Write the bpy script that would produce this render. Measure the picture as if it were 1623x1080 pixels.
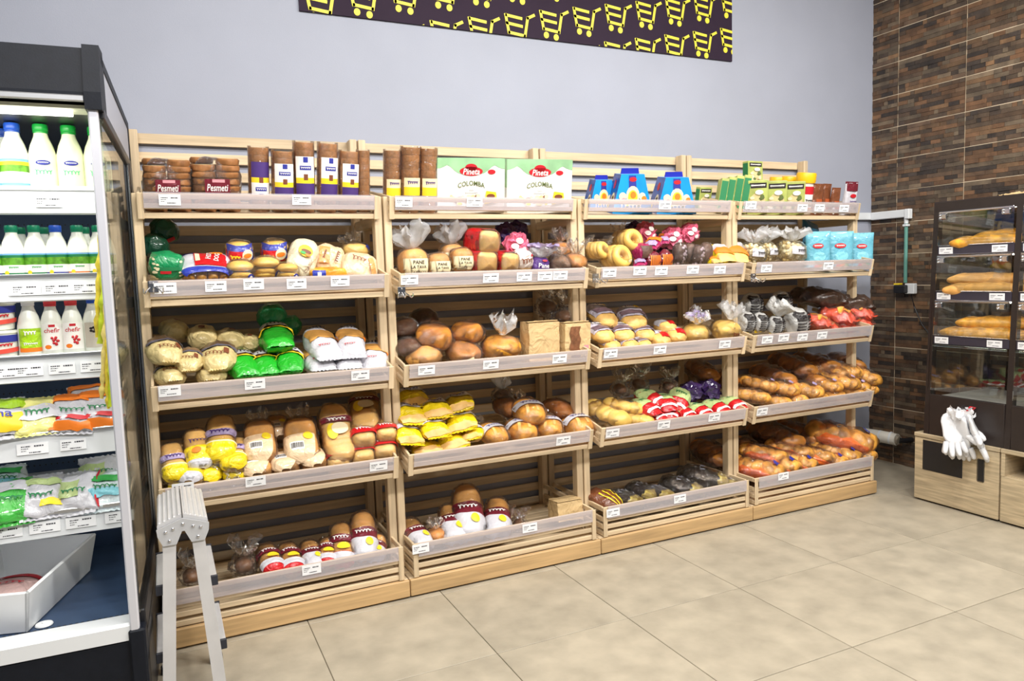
import bpy, bmesh, math, random
from math import sin, cos, pi, radians as R
from mathutils import Vector, Matrix, Euler, noise
random.seed(7)
scene = bpy.context.scene
for o in list(bpy.data.objects):
    bpy.data.objects.remove(o, do_unlink=True)
COL = scene.collection

# ------------------------------------------------------------------ camera
CX, CY, CZ, YAW, PITCH, ROLL, FPX = 0.0759, -3.7384, 1.4323, 0.4405, -0.0904, -0.0327, 1178.0
_f = Vector((sin(YAW)*cos(PITCH), cos(YAW)*cos(PITCH), sin(PITCH)))
_r = Vector((cos(YAW), -sin(YAW), 0)); _u = _r.cross(_f)
_r, _u = _r*cos(ROLL)+_u*sin(ROLL), -_r*sin(ROLL)+_u*cos(ROLL)
CAM = Vector((CX, CY, CZ))
cd = bpy.data.cameras.new('camera'); cam = bpy.data.objects.new('camera', cd); COL.objects.link(cam)
m = Matrix.Identity(4)
for i in range(3):
    m[i][0] = _r[i]; m[i][1] = _u[i]; m[i][2] = -_f[i]; m[i][3] = CAM[i]
cam.matrix_world = m
cd.sensor_width = 36; cd.lens = FPX*36/1623; cd.clip_start = .05
scene.camera = cam

# ------------------------------------------------------------------ world, lights, exposure
w = bpy.data.worlds.new('world'); scene.world = w; w.use_nodes = True
w.node_tree.nodes['Background'].inputs[0].default_value = (.80, .86, 1.0, 1)
w.node_tree.nodes['Background'].inputs[1].default_value = .10
def area(name, loc, rot, sx, sy, power, col=(1, .97, .92), spread=180):
    l = bpy.data.lights.new(name, 'AREA'); l.shape = 'RECTANGLE'; l.size = sx; l.size_y = sy
    l.energy = power; l.color = col; l.spread = R(spread)
    o = bpy.data.objects.new(name, l); COL.objects.link(o); o.location = loc; o.rotation_euler = rot
    return o
# rows of small ceiling lamps over the aisle
for x, pw in ((-.9, 4), (-.2, 7), (.5, 11), (1.2, 16), (1.9, 18), (2.6, 17), (3.3, 15), (4.0, 11)):
    area('ceiling_lamp', (x, -1.9, 3.35), (R(14), 0, 0), .26, .14, pw, (1, .96, .90))
for x in (-.6, .6, 1.8, 3.0, 4.2):
    area('ceiling_lamp', (x, -3.7, 3.35), (R(26), 0, 0), .34, .20, 34, (1, .97, .93))
vs = scene.view_settings
vs.view_transform = 'Standard'; vs.look = 'None'; vs.exposure = 0.2; vs.gamma = 1; vs.use_curve_mapping = False

# ------------------------------------------------------------------ helpers
def ray(px, py): return _f + _r*((px-811.5)/FPX) + _u*((540-py)/FPX)
def at_y(px, py, y):
    d = ray(px, py); return CAM + d*((y-CAM.y)/d.y)
def at_x(px, py, x):
    d = ray(px, py); return CAM + d*((x-CAM.x)/d.x)
def ppm(p): return FPX/((Vector(p)-CAM).dot(_f))      # pixels per metre at a point
def lin(c):
    c = c/255.; return c/12.92 if c <= .04045 else ((c+.055)/1.055)**2.4
def rgb(r, g, b): return (lin(r), lin(g), lin(b), 1)

class MB:
    """collects shapes of one part"""
    def __init__(s): s.v = []; s.f = []; s.m = []; s.c = None
    def face(s, idx, m=0): s.f.append(tuple(idx)); s.m.append(m)
    def box(s, x0, x1, y0, y1, z0, z1, m=0, mat=None):
        b = len(s.v)
        P = [Vector((x, y, z)) for z in (z0, z1) for y in (y0, y1) for x in (x0, x1)]
        if mat is not None: P = [mat @ p for p in P]
        s.v += [tuple(p) for p in P]
        for q in ((0,2,3,1), (4,5,7,6), (0,1,5,4), (2,6,7,3), (0,4,6,2), (1,3,7,5)): s.face([b+i for i in q], m)
        return s
    def bbox(s, x0, x1, y0, y1, z0, z1, bv=.003, m=0, mat=None):
        """box with all edges chamfered"""
        bm = bmesh.new()
        bmesh.ops.create_cube(bm, size=1)
        for v in bm.verts:
            v.co = Vector((x0+(v.co.x+.5)*(x1-x0), y0+(v.co.y+.5)*(y1-y0), z0+(v.co.z+.5)*(z1-z0)))
        bmesh.ops.bevel(bm, geom=list(bm.edges), offset=bv, segments=1, affect='EDGES')
        s.addbm(bm, m, mat); return s
    def addbm(s, bm, m=0, mat=None):
        b = len(s.v); bm.verts.index_update()
        for v in bm.verts: s.v.append(tuple(mat @ v.co if mat is not None else v.co))
        for f in bm.faces: s.face([b+v.index for v in f.verts], m)
        bm.free()
    def grid(s, P, nu, nv, closed=False, zone=None, m=0):
        """P(i/nu, j/nv); closed wraps in j"""
        b = len(s.v); nj = nv if closed else nv+1
        for i in range(nu+1):
            for j in range(nj): s.v.append(tuple(P(i/nu, j/nv)))
        for i in range(nu):
            for j in range(nv):
                j2 = (j+1) % nj
                s.face((b+i*nj+j, b+i*nj+j2, b+(i+1)*nj+j2, b+(i+1)*nj+j), zone((i+.5)/nu, (j+.5)/nv) if zone else m)
        return s
    def lathe(s, prof, n=20, m=0, mat=None, zone=None):
        b = len(s.v)
        for (r, z) in prof:
            for j in range(n):
                p = Vector((r*cos(2*pi*j/n), r*sin(2*pi*j/n), z))
                s.v.append(tuple(mat @ p if mat is not None else p))
        for i in range(len(prof)-1):
            for j in range(n):
                j2 = (j+1) % n
                s.face((b+i*n+j, b+i*n+j2, b+(i+1)*n+j2, b+(i+1)*n+j), zone(i) if zone else m)
        s.face([b+j for j in range(n)][::-1], zone(0) if zone else m)
        s.face([b+(len(prof)-1)*n+j for j in range(n)], zone(len(prof)-2) if zone else m)
        return s
    def tube(s, pts, r, n=8, m=0):
        pts = [Vector(p) for p in pts]; b = len(s.v); k = len(pts)
        rr = r if isinstance(r, (list, tuple)) else [r]*k
        ref = Vector((0, 0, 1))
        for i, p in enumerate(pts):
            t = (pts[min(i+1, k-1)]-pts[max(i-1, 0)]).normalized()
            a = ref if abs(t.dot(ref)) < .95 else Vector((0, 1, 0))
            u = t.cross(a).normalized(); v = t.cross(u)
            for j in range(n): s.v.append(tuple(p+(u*cos(2*pi*j/n)+v*sin(2*pi*j/n))*rr[i]))
        for i in range(k-1):
            for j in range(n):
                j2 = (j+1) % n; s.face((b+i*n+j, b+i*n+j2, b+(i+1)*n+j2, b+(i+1)*n+j), m)
        s.face([b+j for j in range(n)][::-1], m); s.face([b+(k-1)*n+j for j in range(n)], m)
        return s
    def prism(s, poly, axis, a0, a1, m=0):
        """poly in the two other axes (cyclic order), extruded along axis"""
        b = len(s.v); n = len(poly)
        for a in (a0, a1):
            for (p, q) in poly:
                s.v.append({'x': (a, p, q), 'y': (p, a, q), 'z': (p, q, a)}[axis])
        s.face([b+i for i in range(n)], m); s.face([b+n+i for i in range(n)][::-1], m)
        for i in range(n):
            j = (i+1) % n; s.face((b+i, b+j, b+n+j, b+n+i), m)
        return s
    def sphere(s, c, r, n=10, k=6, m=0, sc=(1, 1, 1)):
        b = len(s.v); c = Vector(c)
        prof = [(r*sin(pi*i/k), -r*cos(pi*i/k)) for i in range(k+1)]
        prof[0] = (r*.02, -r); prof[-1] = (r*.02, r)
        return s.lathe(prof, n, m, Matrix.Translation(c) @ Matrix.Diagonal((*sc, 1)))
    def mesh(s, name, mats, smooth=True, fix=True):
        me = bpy.data.meshes.new(name); me.from_pydata(s.v, [], s.f); me.update()
        for k in (mats if isinstance(mats, (list, tuple)) else [mats]): me.materials.append(k)
        me.polygons.foreach_set('material_index', s.m)
        if s.c is not None:
            at = me.color_attributes.new('Col', 'FLOAT_COLOR', 'CORNER')
            k = 0
            for p in me.polygons:
                for _ in p.loop_indices: at.data[k].color = s.c[p.index]; k += 1
        if fix:
            bm = bmesh.new(); bm.from_mesh(me); bmesh.ops.recalc_face_normals(bm, faces=list(bm.faces)); bm.to_mesh(me); bm.free()
        me.polygons.foreach_set('use_smooth', [bool(smooth)]*len(me.polygons))
        if smooth:
            try: me.set_sharp_from_angle(angle=R(50))
            except Exception: pass
        return me

def link(name, data, parent=None):
    o = bpy.data.objects.new(name, data); COL.objects.link(o)
    if parent: o.parent = parent
    return o
def tag(o, label=None, cat=None, group=None, kind=None):
    if label: o['label'] = label
    if cat: o['category'] = cat
    if group: o['group'] = group
    if kind: o['kind'] = kind
    return o
def obj(name, mb, mats, parent=None, smooth=False, label=None):
    o = link(name, mb.mesh(name, mats, smooth), parent)
    if label: o['label'] = label
    return o
def thing(name, label, cat, loc=(0, 0, 0), rot=(0, 0, 0), group=None):
    o = link(name, None); o.empty_display_size = .02
    o.location = loc; o.rotation_euler = rot
    return tag(o, label, cat, group)

# ------------------------------------------------------------------ materials
_M = {}
def mat(name, col, rough=.5, var=0, vscale=25, bump=0, bscale=60, metal=0, coat=0, spec=.5, stretch=None, emit=0, objrand=0, trans=0, wrinkle=False):
    if name in _M: return _M[name]
    k = bpy.data.materials.new(name); k.use_nodes = True; nt = k.node_tree; N = nt.nodes; L = nt.links
    b = N['Principled BSDF']
    if len(col) == 3: col = (*col, 1)
    b.inputs['Base Color'].default_value = col; b.inputs['Roughness'].default_value = rough
    b.inputs['Metallic'].default_value = metal; b.inputs['Coat Weight'].default_value = coat
    b.inputs['Specular IOR Level'].default_value = spec
    if trans: b.inputs['Transmission Weight'].default_value = trans
    if emit:
        b.inputs['Emission Color'].default_value = col; b.inputs['Emission Strength'].default_value = emit
    if var or bump:
        tc = N.new('ShaderNodeTexCoord'); mp = N.new('ShaderNodeMapping'); L.new(tc.outputs['Object'], mp.inputs['Vector'])
        if stretch: mp.inputs['Scale'].default_value = stretch
        oi = N.new('ShaderNodeObjectInfo'); vm = N.new('ShaderNodeVectorMath'); vm.operation = 'ADD'
        ml = N.new('ShaderNodeMath'); ml.operation = 'MULTIPLY'; ml.inputs[1].default_value = 37
        L.new(oi.outputs['Random'], ml.inputs[0]); L.new(mp.outputs[0], vm.inputs[0]); L.new(ml.outputs[0], vm.inputs[1])
        src = vm.outputs[0]
    if var:
        nz = N.new('ShaderNodeTexNoise'); nz.inputs['Scale'].default_value = vscale; nz.inputs['Detail'].default_value = 6
        L.new(src, nz.inputs['Vector'])
        rp = N.new('ShaderNodeValToRGB'); rp.color_ramp.elements[0].position = .3; rp.color_ramp.elements[1].position = .7
        rp.color_ramp.elements[0].color = (*[c*(1-var) for c in col[:3]], 1)
        rp.color_ramp.elements[1].color = (*[min(1, c*(1+var*.8)) for c in col[:3]], 1)
        L.new(nz.outputs['Fac'], rp.inputs[0]); out = rp.outputs[0]
        if objrand:
            hs = N.new('ShaderNodeHueSaturation'); mr = N.new('ShaderNodeMapRange')
            mr.inputs['To Min'].default_value = 1-objrand; mr.inputs['To Max'].default_value = 1+objrand
            L.new(oi.outputs['Random'], mr.inputs['Value']); L.new(mr.outputs[0], hs.inputs['Value'])
            L.new(out, hs.inputs['Color']); out = hs.outputs[0]
        L.new(out, b.inputs['Base Color'])
    if bump:
        nb = N.new('ShaderNodeTexNoise'); nb.inputs['Scale'].default_value = bscale; nb.inputs['Detail'].default_value = 3
        L.new(src, nb.inputs['Vector'])
        bp = N.new('ShaderNodeBump'); bp.inputs['Strength'].default_value = bump; bp.inputs['Distance'].default_value = .02 if wrinkle else .01
        if wrinkle: nb.inputs['Distortion'].default_value = 1.6
        L.new(nb.outputs['Fac'], bp.inputs['Height']); L.new(bp.outputs[0], b.inputs['Normal'])
    _M[name] = k; return k
def film(name, tint=(1, 1, 1), opac=.02, rough=.07, gloss=.30, bscale=34, bump=1.0):
    """thin clear plastic film: mostly see-through, wrinkled gloss"""
    if name in _M: return _M[name]
    k = bpy.data.materials.new(name); k.use_nodes = True; nt = k.node_tree; N = nt.nodes; L = nt.links
    N.remove(N['Principled BSDF']); out = N['Material Output']
    tr = N.new('ShaderNodeBsdfTransparent'); tr.inputs[0].default_value = (*tint, 1)
    df = N.new('ShaderNodeBsdfDiffuse'); df.inputs[0].default_value = (*[.9*c for c in tint], 1)
    gl = N.new('ShaderNodeBsdfGlossy'); gl.inputs['Roughness'].default_value = rough; gl.inputs[0].default_value = (1, 1, 1, 1)
    m1 = N.new('ShaderNodeMixShader'); m1.inputs[0].default_value = opac
    m2 = N.new('ShaderNodeMixShader'); lw = N.new('ShaderNodeFresnel'); lw.inputs['IOR'].default_value = 1.45
    ad = N.new('ShaderNodeMath'); ad.operation = 'MULTIPLY_ADD'; ad.inputs[1].default_value = gloss*3; ad.inputs[2].default_value = .03; ad.use_clamp = True
    tc = N.new('ShaderNodeTexCoord'); nb = N.new('ShaderNodeTexNoise'); nb.inputs['Scale'].default_value = bscale; nb.inputs['Detail'].default_value = 2
    oi = N.new('ShaderNodeObjectInfo'); vm = N.new('ShaderNodeVectorMath'); vm.operation = 'ADD'
    ml = N.new('ShaderNodeMath'); ml.operation = 'MULTIPLY'; ml.inputs[1].default_value = 19
    L.new(oi.outputs['Random'], ml.inputs[0]); L.new(tc.outputs['Object'], vm.inputs[0]); L.new(ml.outputs[0], vm.inputs[1])
    L.new(vm.outputs[0], nb.inputs['Vector'])
    bp = N.new('ShaderNodeBump'); bp.inputs['Strength'].default_value = bump; bp.inputs['Distance'].default_value = .022; nb.inputs['Distortion'].default_value = 1.4
    L.new(nb.outputs['Fac'], bp.inputs['Height']); L.new(bp.outputs[0], gl.inputs['Normal'])
    L.new(tr.outputs[0], m1.inputs[1]); L.new(df.outputs[0], m1.inputs[2])
    L.new(lw.outputs[0], ad.inputs[0]); L.new(ad.outputs[0], m2.inputs[0])
    L.new(m1.outputs[0], m2.inputs[1]); L.new(gl.outputs[0], m2.inputs[2]); L.new(m2.outputs[0], out.inputs[0])
    _M[name] = k; return k
def wood(axis, col, name):
    st = {'x': (1.5, 28, 28), 'y': (28, 1.5, 28), 'z': (28, 28, 1.5)}[axis]
    return mat(f'{name}_{axis}', col, .55, .20, 2.2, .06, 6, stretch=st, objrand=.10)
PINE = rgb(212, 190, 156)
WX, WY, WZ = (wood(a, PINE, 'pine') for a in 'xyz')
WPL = wood('x', rgb(200, 166, 118), 'plinth_pine')
# ---- lettering outlines, made once before the scene grows
TXT = {}
def prep_text(items):
    tmp = []
    for s, sh in items:
        cu = bpy.data.curves.new('t', 'FONT'); cu.body = s; cu.resolution_u = 2; cu.shear = sh; cu.align_x = 'CENTER'; cu.align_y = 'CENTER'
        cu.offset = .012
        o = bpy.data.objects.new('t', cu); COL.objects.link(o); tmp.append((s, sh, o, cu))
    dg = bpy.context.evaluated_depsgraph_get()
    for s, sh, o, cu in tmp:
        me = o.evaluated_get(dg).to_mesh()
        V = [(v.co.x, v.co.y) for v in me.vertices]; F = [tuple(p.vertices) for p in me.polygons]
        x0 = min(v[0] for v in V); x1 = max(v[0] for v in V); y0 = min(v[1] for v in V); y1 = max(v[1] for v in V)
        V = [(v[0]-(x0+x1)/2, v[1]-(y0+y1)/2) for v in V]
        TXT[s] = (V, F, x1-x0, y1-y0)
        o.evaluated_get(dg).to_mesh_clear()
    for s, sh, o, cu in tmp: bpy.data.objects.remove(o); bpy.data.curves.remove(cu)
prep_text([('HOT', 0), ('DOG', 0), ('CLASSIC', 0), ('COLOMBA', 0), ('Pineta', .25), ('chefir', .1), ('PANE', .05), ('LA TAVA', .05),
  ('Pane', 0), ('de casa', 0), ('Pesmeti', .2), ('na', 0)])
def put_text(mb, s, width, F, m=0, height=None):
    """F maps flat (x, y) metres to 3-D"""
    V, FF, w0, h0 = TXT[s]; k = width/w0; kh = (height/h0) if height else k
    b = len(mb.v)
    for x, y in V: mb.v.append(tuple(F(x*k, y*kh)))
    for f in FF: mb.face([b+i for i in f], m)

def put_scribble(mb, width, height, F, m=0, n=5, seed=1, th=.16):
    """a line of joined handwriting too small to read: looping pen stroke as a ribbon"""
    rnd = random.Random(seed); pts = []
    K = n*8
    ph = [rnd.uniform(.5, 1) for _ in range(n+1)]
    for i in range(K+1):
        t = i/K; a = t*n*2*pi
        x = (t-.5)*width + .25*width/n*sin(a)
        y = height*.5*cos(a)*ph[int(t*n*.999)]*(1.3 if t < .18 else .8)
        pts.append(Vector((x, y)))
    w_ = height*th
    b = len(mb.v)
    for i, p in enumerate(pts):
        d = (pts[min(i+1, K)]-pts[max(i-1, 0)]).normalized(); nrm = Vector((-d.y, d.x))*w_/2
        mb.v.append(tuple(F(*(p+nrm)))); mb.v.append(tuple(F(*(p-nrm))))
    for i in range(K): mb.face((b+2*i, b+2*i+1, b+2*i+3, b+2*i+2), m)
# ------------------------------------------------------------------ the room
XR = 4.703
def st(o): o['kind'] = 'structure'; return o
WALLM = mat('wall_paint', rgb(161, 166, 181), .75, .035, 3, .05, 220)
st(obj('wall_back', MB().box(-3.2, XR+.2, 0, .15, 0, 3.5), WALLM))
GROUT = mat('wall_grout', rgb(214, 196, 170), .8)
wr = st(obj('wall_right', MB().box(XR+.0006, XR+.2, -5.2, 0, 0, 3.5), GROUT))
st(obj('ceiling', MB().box(-3.2, XR+.2, -5.2, .15, 3.5, 3.6), mat('ceiling_white', rgb(225, 225, 225), .9)))
# slate-look wall tiles: every tile carries rows of raised stone strips
sl = mat('slate_strips', (.2, .2, .2), .55, .3, 14, .25, 60)
nt = sl.node_tree; ca = nt.nodes.new('ShaderNodeVertexColor'); ca.layer_name = 'Col'
mx = nt.nodes.new('ShaderNodeMix'); mx.data_type = 'RGBA'; mx.blend_type = 'MULTIPLY'; mx.inputs[0].default_value = 1
rp = [n for n in nt.nodes if n.type == 'VALTORGB'][0]
rp.color_ramp.elements[0].color = (.62, .6, .58, 1); rp.color_ramp.elements[1].color = (1.25, 1.2, 1.1, 1)
nt.links.new(ca.outputs[0], mx.inputs[6]); nt.links.new(rp.outputs[0], mx.inputs[7])
nt.links.new(mx.outputs[2], nt.nodes['Principled BSDF'].inputs['Base Color'])
SLC = [(98, 78, 62), (108, 82, 62), (116, 88, 66), (90, 76, 64), (106, 94, 80), (80, 68, 60), (116, 102, 86), (122, 96, 72), (66, 58, 54), (86, 72, 60), (100, 82, 68), (112, 84, 62)]
def slate_tile(wd, ht, seed):
    rnd = random.Random(seed); mb = MB(); mb.c = []
    def bx(*a):
        n0 = len(mb.f); mb.box(*a); return len(mb.f)-n0
    c0 = rgb(62, 48, 38); mb.c += [c0]*bx(0, .0118, -wd+.0026, -.0026, .0026, ht-.0026)
    rows = 8; z = .003; rh = (ht-.006)/rows
    for r_ in range(rows):
        y = -.003
        while y > -wd+.004:
            L_ = rnd.choice((.03, .05, .07, .09, .13, .17)); y2 = max(y-L_, -wd+.003)
            if y2+wd < .02: y2 = -wd+.003
            c = rnd.choice(SLC); k = rnd.uniform(.8, 1.12); p = rnd.uniform(.001, .006)
            mb.c += [rgb(*[min(255, q*k) for q in c])]*bx(-p, .0, y2+.0007, y-.0007, z+.0006, z+rh-.0006)
            y = y2
        z += rh
    return mb.mesh('wall_tile', sl, False)
TZ, DZ, TY, DY = 1.9104, .2161, -.2015, .4713
full = [slate_tile(DY, DZ, s) for s in range(9)]
cut_side = [slate_tile(-TY, DZ, 20+s) for s in range(4)]
cut_low = [slate_tile(DY, TZ-8*DZ, 40+s) for s in range(3)]; cut_corner = slate_tile(-TY, TZ-8*DZ, 50)
for n in range(-9, 7):
    z0 = max(0, TZ+n*DZ)
    for mcol in range(-1, 7):
        y0 = 0 if mcol < 0 else TY-mcol*DY
        low = n == -9
        me = (cut_corner if low else cut_side[n % 4]) if mcol < 0 else (cut_low[mcol % 3] if low else full[(n*4+mcol*7) % 9])
        o = link('wall_tile', me, wr); o.location = (XR, y0, z0)
# floor: 60 cm stoneware tiles
FT = mat('floor_grout', rgb(126, 117, 100), .8)
fl = st(obj('floor', MB().box(-3.2, XR+.2, -5.2, .15, -.1, -.0045), FT))
FM = mat('floor_tile', rgb(172, 163, 145), .42, .17, 8, .03, 90, objrand=.035)
fn = FM.node_tree
tile = MB().bbox(.0016, .5904, .0016, .5984, -.012, 0, .0012).mesh('floor_tile', FM, False)
for i in range(-6, 8):
    for j in range(-1, 8):
        x0 = .548+.592*i; y0 = -.66-.6*j
        o = link('floor_tile', tile, fl); o.location = (x0, y0, 0)
# ------------------------------------------------------------------ banner of shopping carts
bn = thing('cart_banner', 'dark purple wall banner printed with rows of yellow shopping carts', 'banner', (2.097, 0, 2.71))
BW, BH = 2.65, .72
obj('panel', MB().box(-BW/2, BW/2, -.012, -.001, 0, BH), mat('banner_purple', rgb(44, 31, 48), .7, .08, 8, spec=.2), bn)
YEL = mat('banner_yellow', rgb(226, 216, 62), .5, .06, 30)
def cart(sx, rot):
    """strokes of the cart emblem: basket lines, handle, two wheels"""
    mb = MB(); polys = []
    def stroke(p, q, t=.10):
        d = (Vector(q)-Vector(p)); n = Vector((-d.y, d.x)).normalized()*t/2; e = d.normalized()*t*.3
        polys.append([Vector(p)-e+n, Vector(q)+e+n, Vector(q)+e-n, Vector(p)-e-n])
    stroke((-.48, .40), (.12, .40)); stroke((-.44, .14), (.16, .14)); stroke((-.32, -.16), (.30, -.16))
    stroke((-.50, .42), (-.32, -.18)); stroke((.30, -.18), (.36, .48)); stroke((.35, .46), (.60, .62))
    for cx_ in (-.2, .2): polys.append([Vector((cx_+.105*cos(a*pi/6), -.36+.115*sin(a*pi/6))) for a in range(12)])
    c_, s_ = cos(rot), sin(rot)
    return [[(sx*(p.x*c_-p.y*s_), sx*(p.x*s_+p.y*c_)) for p in pl] for pl in polys]
CS = cart(.155, R(-6))
def clip(poly, x0, x1, z0, z1):
    for ax, lim, sg in ((0, x0, 1), (0, x1, -1), (1, z0, 1), (1, z1, -1)):
        out = []
        for i in range(len(poly)):
            a, b = poly[i-1], poly[i]; da = sg*(a[ax]-lim); db = sg*(b[ax]-lim)
            if (da < 0) != (db < 0):
                t = da/(da-db); out.append((a[0]+t*(b[0]-a[0]), a[1]+t*(b[1]-a[1])))
            if db >= 0: out.append(b)
        poly = out
        if len(poly) < 3: return []
    return poly
# two anchor carts measured on the wall, the pattern repeats along a slanted lattice
pa = at_y(925, 37, 0); pb = at_y(1069, 22, 0); pc = at_y(1112, 73, 0)
ax_ = (pb-pa)/3; ay_ = Vector((pc.x-pa.x-4*ax_.x, 0, pc.z-pa.z-4*ax_.z))
for j in range(-1, 5):
    for i in range(-16, 12):
        cx_ = pa.x+ax_.x*i-ay_.x*j-2.097; cz_ = pa.z+ax_.z*i-ay_.z*j-2.71
        if not (-BW/2-.14 < cx_ < BW/2+.14 and -.14 < cz_ < BH+.14): continue
        mb = MB()
        for pl in CS:
            q = clip([(x+cx_, z+cz_) for x, z in pl], -BW/2, BW/2, 0, BH)
            if q: mb.prism(q, 'y', -.0145, -.0118)
        if mb.f: obj('cart_emblem', mb, YEL, bn)

# ------------------------------------------------------------------ bread racks
RACKN = ['leftmost rack', 'second rack', 'third rack', 'rightmost rack']
TRAYN = {1: 'top tray', 2: 'upper tray', 3: 'middle tray', 4: 'lower tray', 5: 'bottom tray'}
# level: front bottom y, z, tilt, tray depth, front height
LV = {1: (-.490, 1.690, 10, .38, .100), 2: (-.587, 1.348, 11, .47, .100), 3: (-.590, .948, 12, .47, .100),
      4: (-.596, .548, 12, .48, .102), 5: (-.618, .088, 0, .53, .152)}
slat_back = MB().bbox(0, .93, -.012, 0, 0, .045, .002).mesh('back_slat', WX, False)
def build_rack(k):
    r_ = thing('bread_rack', ['light pine bread rack beside the fridge, leftmost of four', 'light pine bread rack, second from the fridge',
        'light pine bread rack, third from the fridge', 'light pine bread rack nearest the brick-look wall'][k], 'rack', (k, 0, 0), group='row of pine bread racks')
    for i in range(25):
        o = link('back_slat', slat_back, r_); o.location = (.035, -.013, 2.055-i*.081)
    for x0 in (.004, .961):
        obj('back_post', MB().bbox(x0, x0+.035, -.085, -.027, .086, 2.105, .003), WZ, r_)
        obj('front_post', MB().bbox(x0, x0+.035, -.475, -.425, .086, 1.79, .003), WZ, r_)
        for l in (1, 2, 3, 4):
            yf, zf, tl, dp, hf = LV[l]
            zz = zf-.03+.02*(l > 1)
            mb = MB(); mb.bbox(x0+.006, x0+.029, -.425, -.085, zz, zz+.045, .003)
            obj('side_rail', mb, WY, r_)
    obj('plinth_board', MB().bbox(.002, .998, -.632, -.612, .008, .083, .003), WPL, r_)
    obj('plinth_deck', MB().bbox(.002, .998, -.611, -.03, .055, .084, .003), WX, r_)
    return r_
def slat_x(L_, h_, t_=.012): return MB().bbox(0, L_, 0, t_, 0, h_, .002).mesh('front_slat', WX, False)
ACR = film('acrylic_guard', (.95, .93, .98), .27, .12, .15, 20, .05)
TAGM = mat('price_card', rgb(240, 242, 246), .5)
INK = mat('dark_ink', rgb(52, 52, 60), .6)
def card_mesh(wd=.078, ht=.042, seed=0):
    rnd = random.Random(seed); mb = MB(); mb.box(-wd/2, wd/2, -.0012, 0, -ht/2, ht/2, 0)
    for (z, x0, x1, h) in ((.008, -.032, -.006, .0034), (.008, .004, .030, .0046), (.001, -.032, -.012, .0022), (-.012, -.01, .022, .0032), (-.006, -.032, -.018, .002)):
        x = x0
        while x < x1:
            q = x+rnd.uniform(.002, .006); mb.box(x, min(q, x1), -.0017, -.0011, z-h/2, z+h/2, 1); x = q+rnd.uniform(.0008, .002)
    return mb.mesh('price_tag', [TAGM, INK], False)
CARDS = [card_mesh(seed=s) for s in range(4)]
TAGPX = {(0,1): [(269,316),(478,316)], (0,2): [(262,456),(342,453),(402,450),(470,449),(539,445)], (0,3): [(269,619),(404,608),(571,594)],
 (0,4): [(290,772),(405,762),(600,738)], (0,5): [(494,903)], (1,1): [(640,320),(752,320)], (1,2): [(649,443),(778,440),(831,438),(864,437),(888,436)],
 (1,3): [(676,586),(778,577),(887,568)], (1,4): [(893,698)], (1,5): [(667,870),(840,837)], (2,1): [(1054,325)],
 (2,2): [(966,432),(1014,429),(1048,429),(1098,427),(1141,427)], (2,3): [(968,560),(1046,554),(1149,545)], (2,4): [(971,686),(1052,673),(1132,661)],
 (2,5): [(972,813),(1078,791)], (3,1): [(1190,325),(1272,329),(1299,329),(1338,330)], (3,2): [(1215,425),(1313,421)],
 (3,3): [(1216,538),(1242,535),(1272,534),(1303,531)], (3,4): [(1208,652)], (3,5): [(1242,755)]}
_sm = {}
def side_panel(dp, hf, l):
    key = ('s', l)
    if key not in _sm: _sm[key] = MB().bbox(0, .011, .014, dp, 0, .024, .002).mesh('side_slat', WY, False)
    return _sm[key]
fs = slat_x(.952, .022); flo = MB().bbox(0, .93, 0, .055, 0, .009, .002).mesh('floor_slat', WX, False)
def build_tray(k, l):
    yf, zf, tl, dp, hf = LV[l]
    t = thing('bread_tray', f'pine slatted bread tray with clear front guard, {TRAYN[l]} of {RACKN[k]}', 'tray', (k+.024, yf, zf), (R(tl), 0, 0), group='slatted bread trays')
    zs = (0, .037, .076) if l < 5 else (0, .037, .074, .128)
    for z in zs:
        o = link('front_slat', fs, t); o.location = (0, 0, z)
        for x in (0, .941):
            o = link('side_slat', side_panel(dp, hf, l), t); o.location = (x, 0, z)
    for x in (-.002, .930):
        obj('corner_post', MB().bbox(x, x+.024, -.006, .0, -.002, hf, .002), WZ, t)
    for i in range(7 if l < 5 else 8):
        o = link('floor_slat', flo, t); o.location = (.011, .016+i*(dp-.08)/6, .012)
    obj('back_rail', MB().bbox(.012, .94, dp-.012, dp, 0, .04, .002), WX, t)
    g = obj('acrylic_guard', MB().box(.022, .930, -.0125, -.0095, hf-.058, hf+.004), ACR, t)
    for i, (px, py) in enumerate(TAGPX[(k, l)]):
        c_, s_ = cos(R(tl)), sin(R(tl))
        yy = yf-.015*c_-(hf-.035)*s_
        p = at_y(px, py, yy)
        o = link('price_tag', CARDS[(i+k+l) % 4], g)
        o.location = (p.x-(k+.024), -.0135, (p.z-zf)/c_+.0)
    return t
for k in range(4):
    build_rack(k)
    for l in range(1, 6): build_tray(k, l)
def floor_z(l, y):
    yf, zf, tl, dp, hf = LV[l]; return zf+.022*cos(R(tl))+(y-yf)*math.tan(R(tl))
# wire hook brackets screwed to the upper trays
CHR = mat('chrome', rgb(215, 215, 218), .18, metal=1)
hk = thing  # alias kept short
for (px, py, k) in ((243, 456, 0), (638, 464, 1), (946, 442, 2), (1196, 441, 3)):
    p = at_y(px, py, -.625)
    h_ = thing('hook_bracket', f'small chrome wire hook bracket on upper tray corner, {RACKN[k]}', 'hook', (p.x, p.y, p.z), group='chrome hook brackets')
    obj('plate', MB().bbox(-.018, .018, .008, .013, -.02, .025, .002), CHR, h_)
    for x in (-.03, .0, .03):
        pts = [(x*.4, .008, .0), (x*.8, -.012, -.012), (x, -.03, -.022), (x*1.1, -.042, -.016), (x*1.1, -.046, -.002)]
        obj('hook', MB().tube(pts, .0028, 6), CHR, h_, True)
    mb = MB()
    for z in (-.012, .016): mb.sphere((0, .006, z), .004, 8, 5)
    obj('screw', mb, CHR, h_, True)
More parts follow.
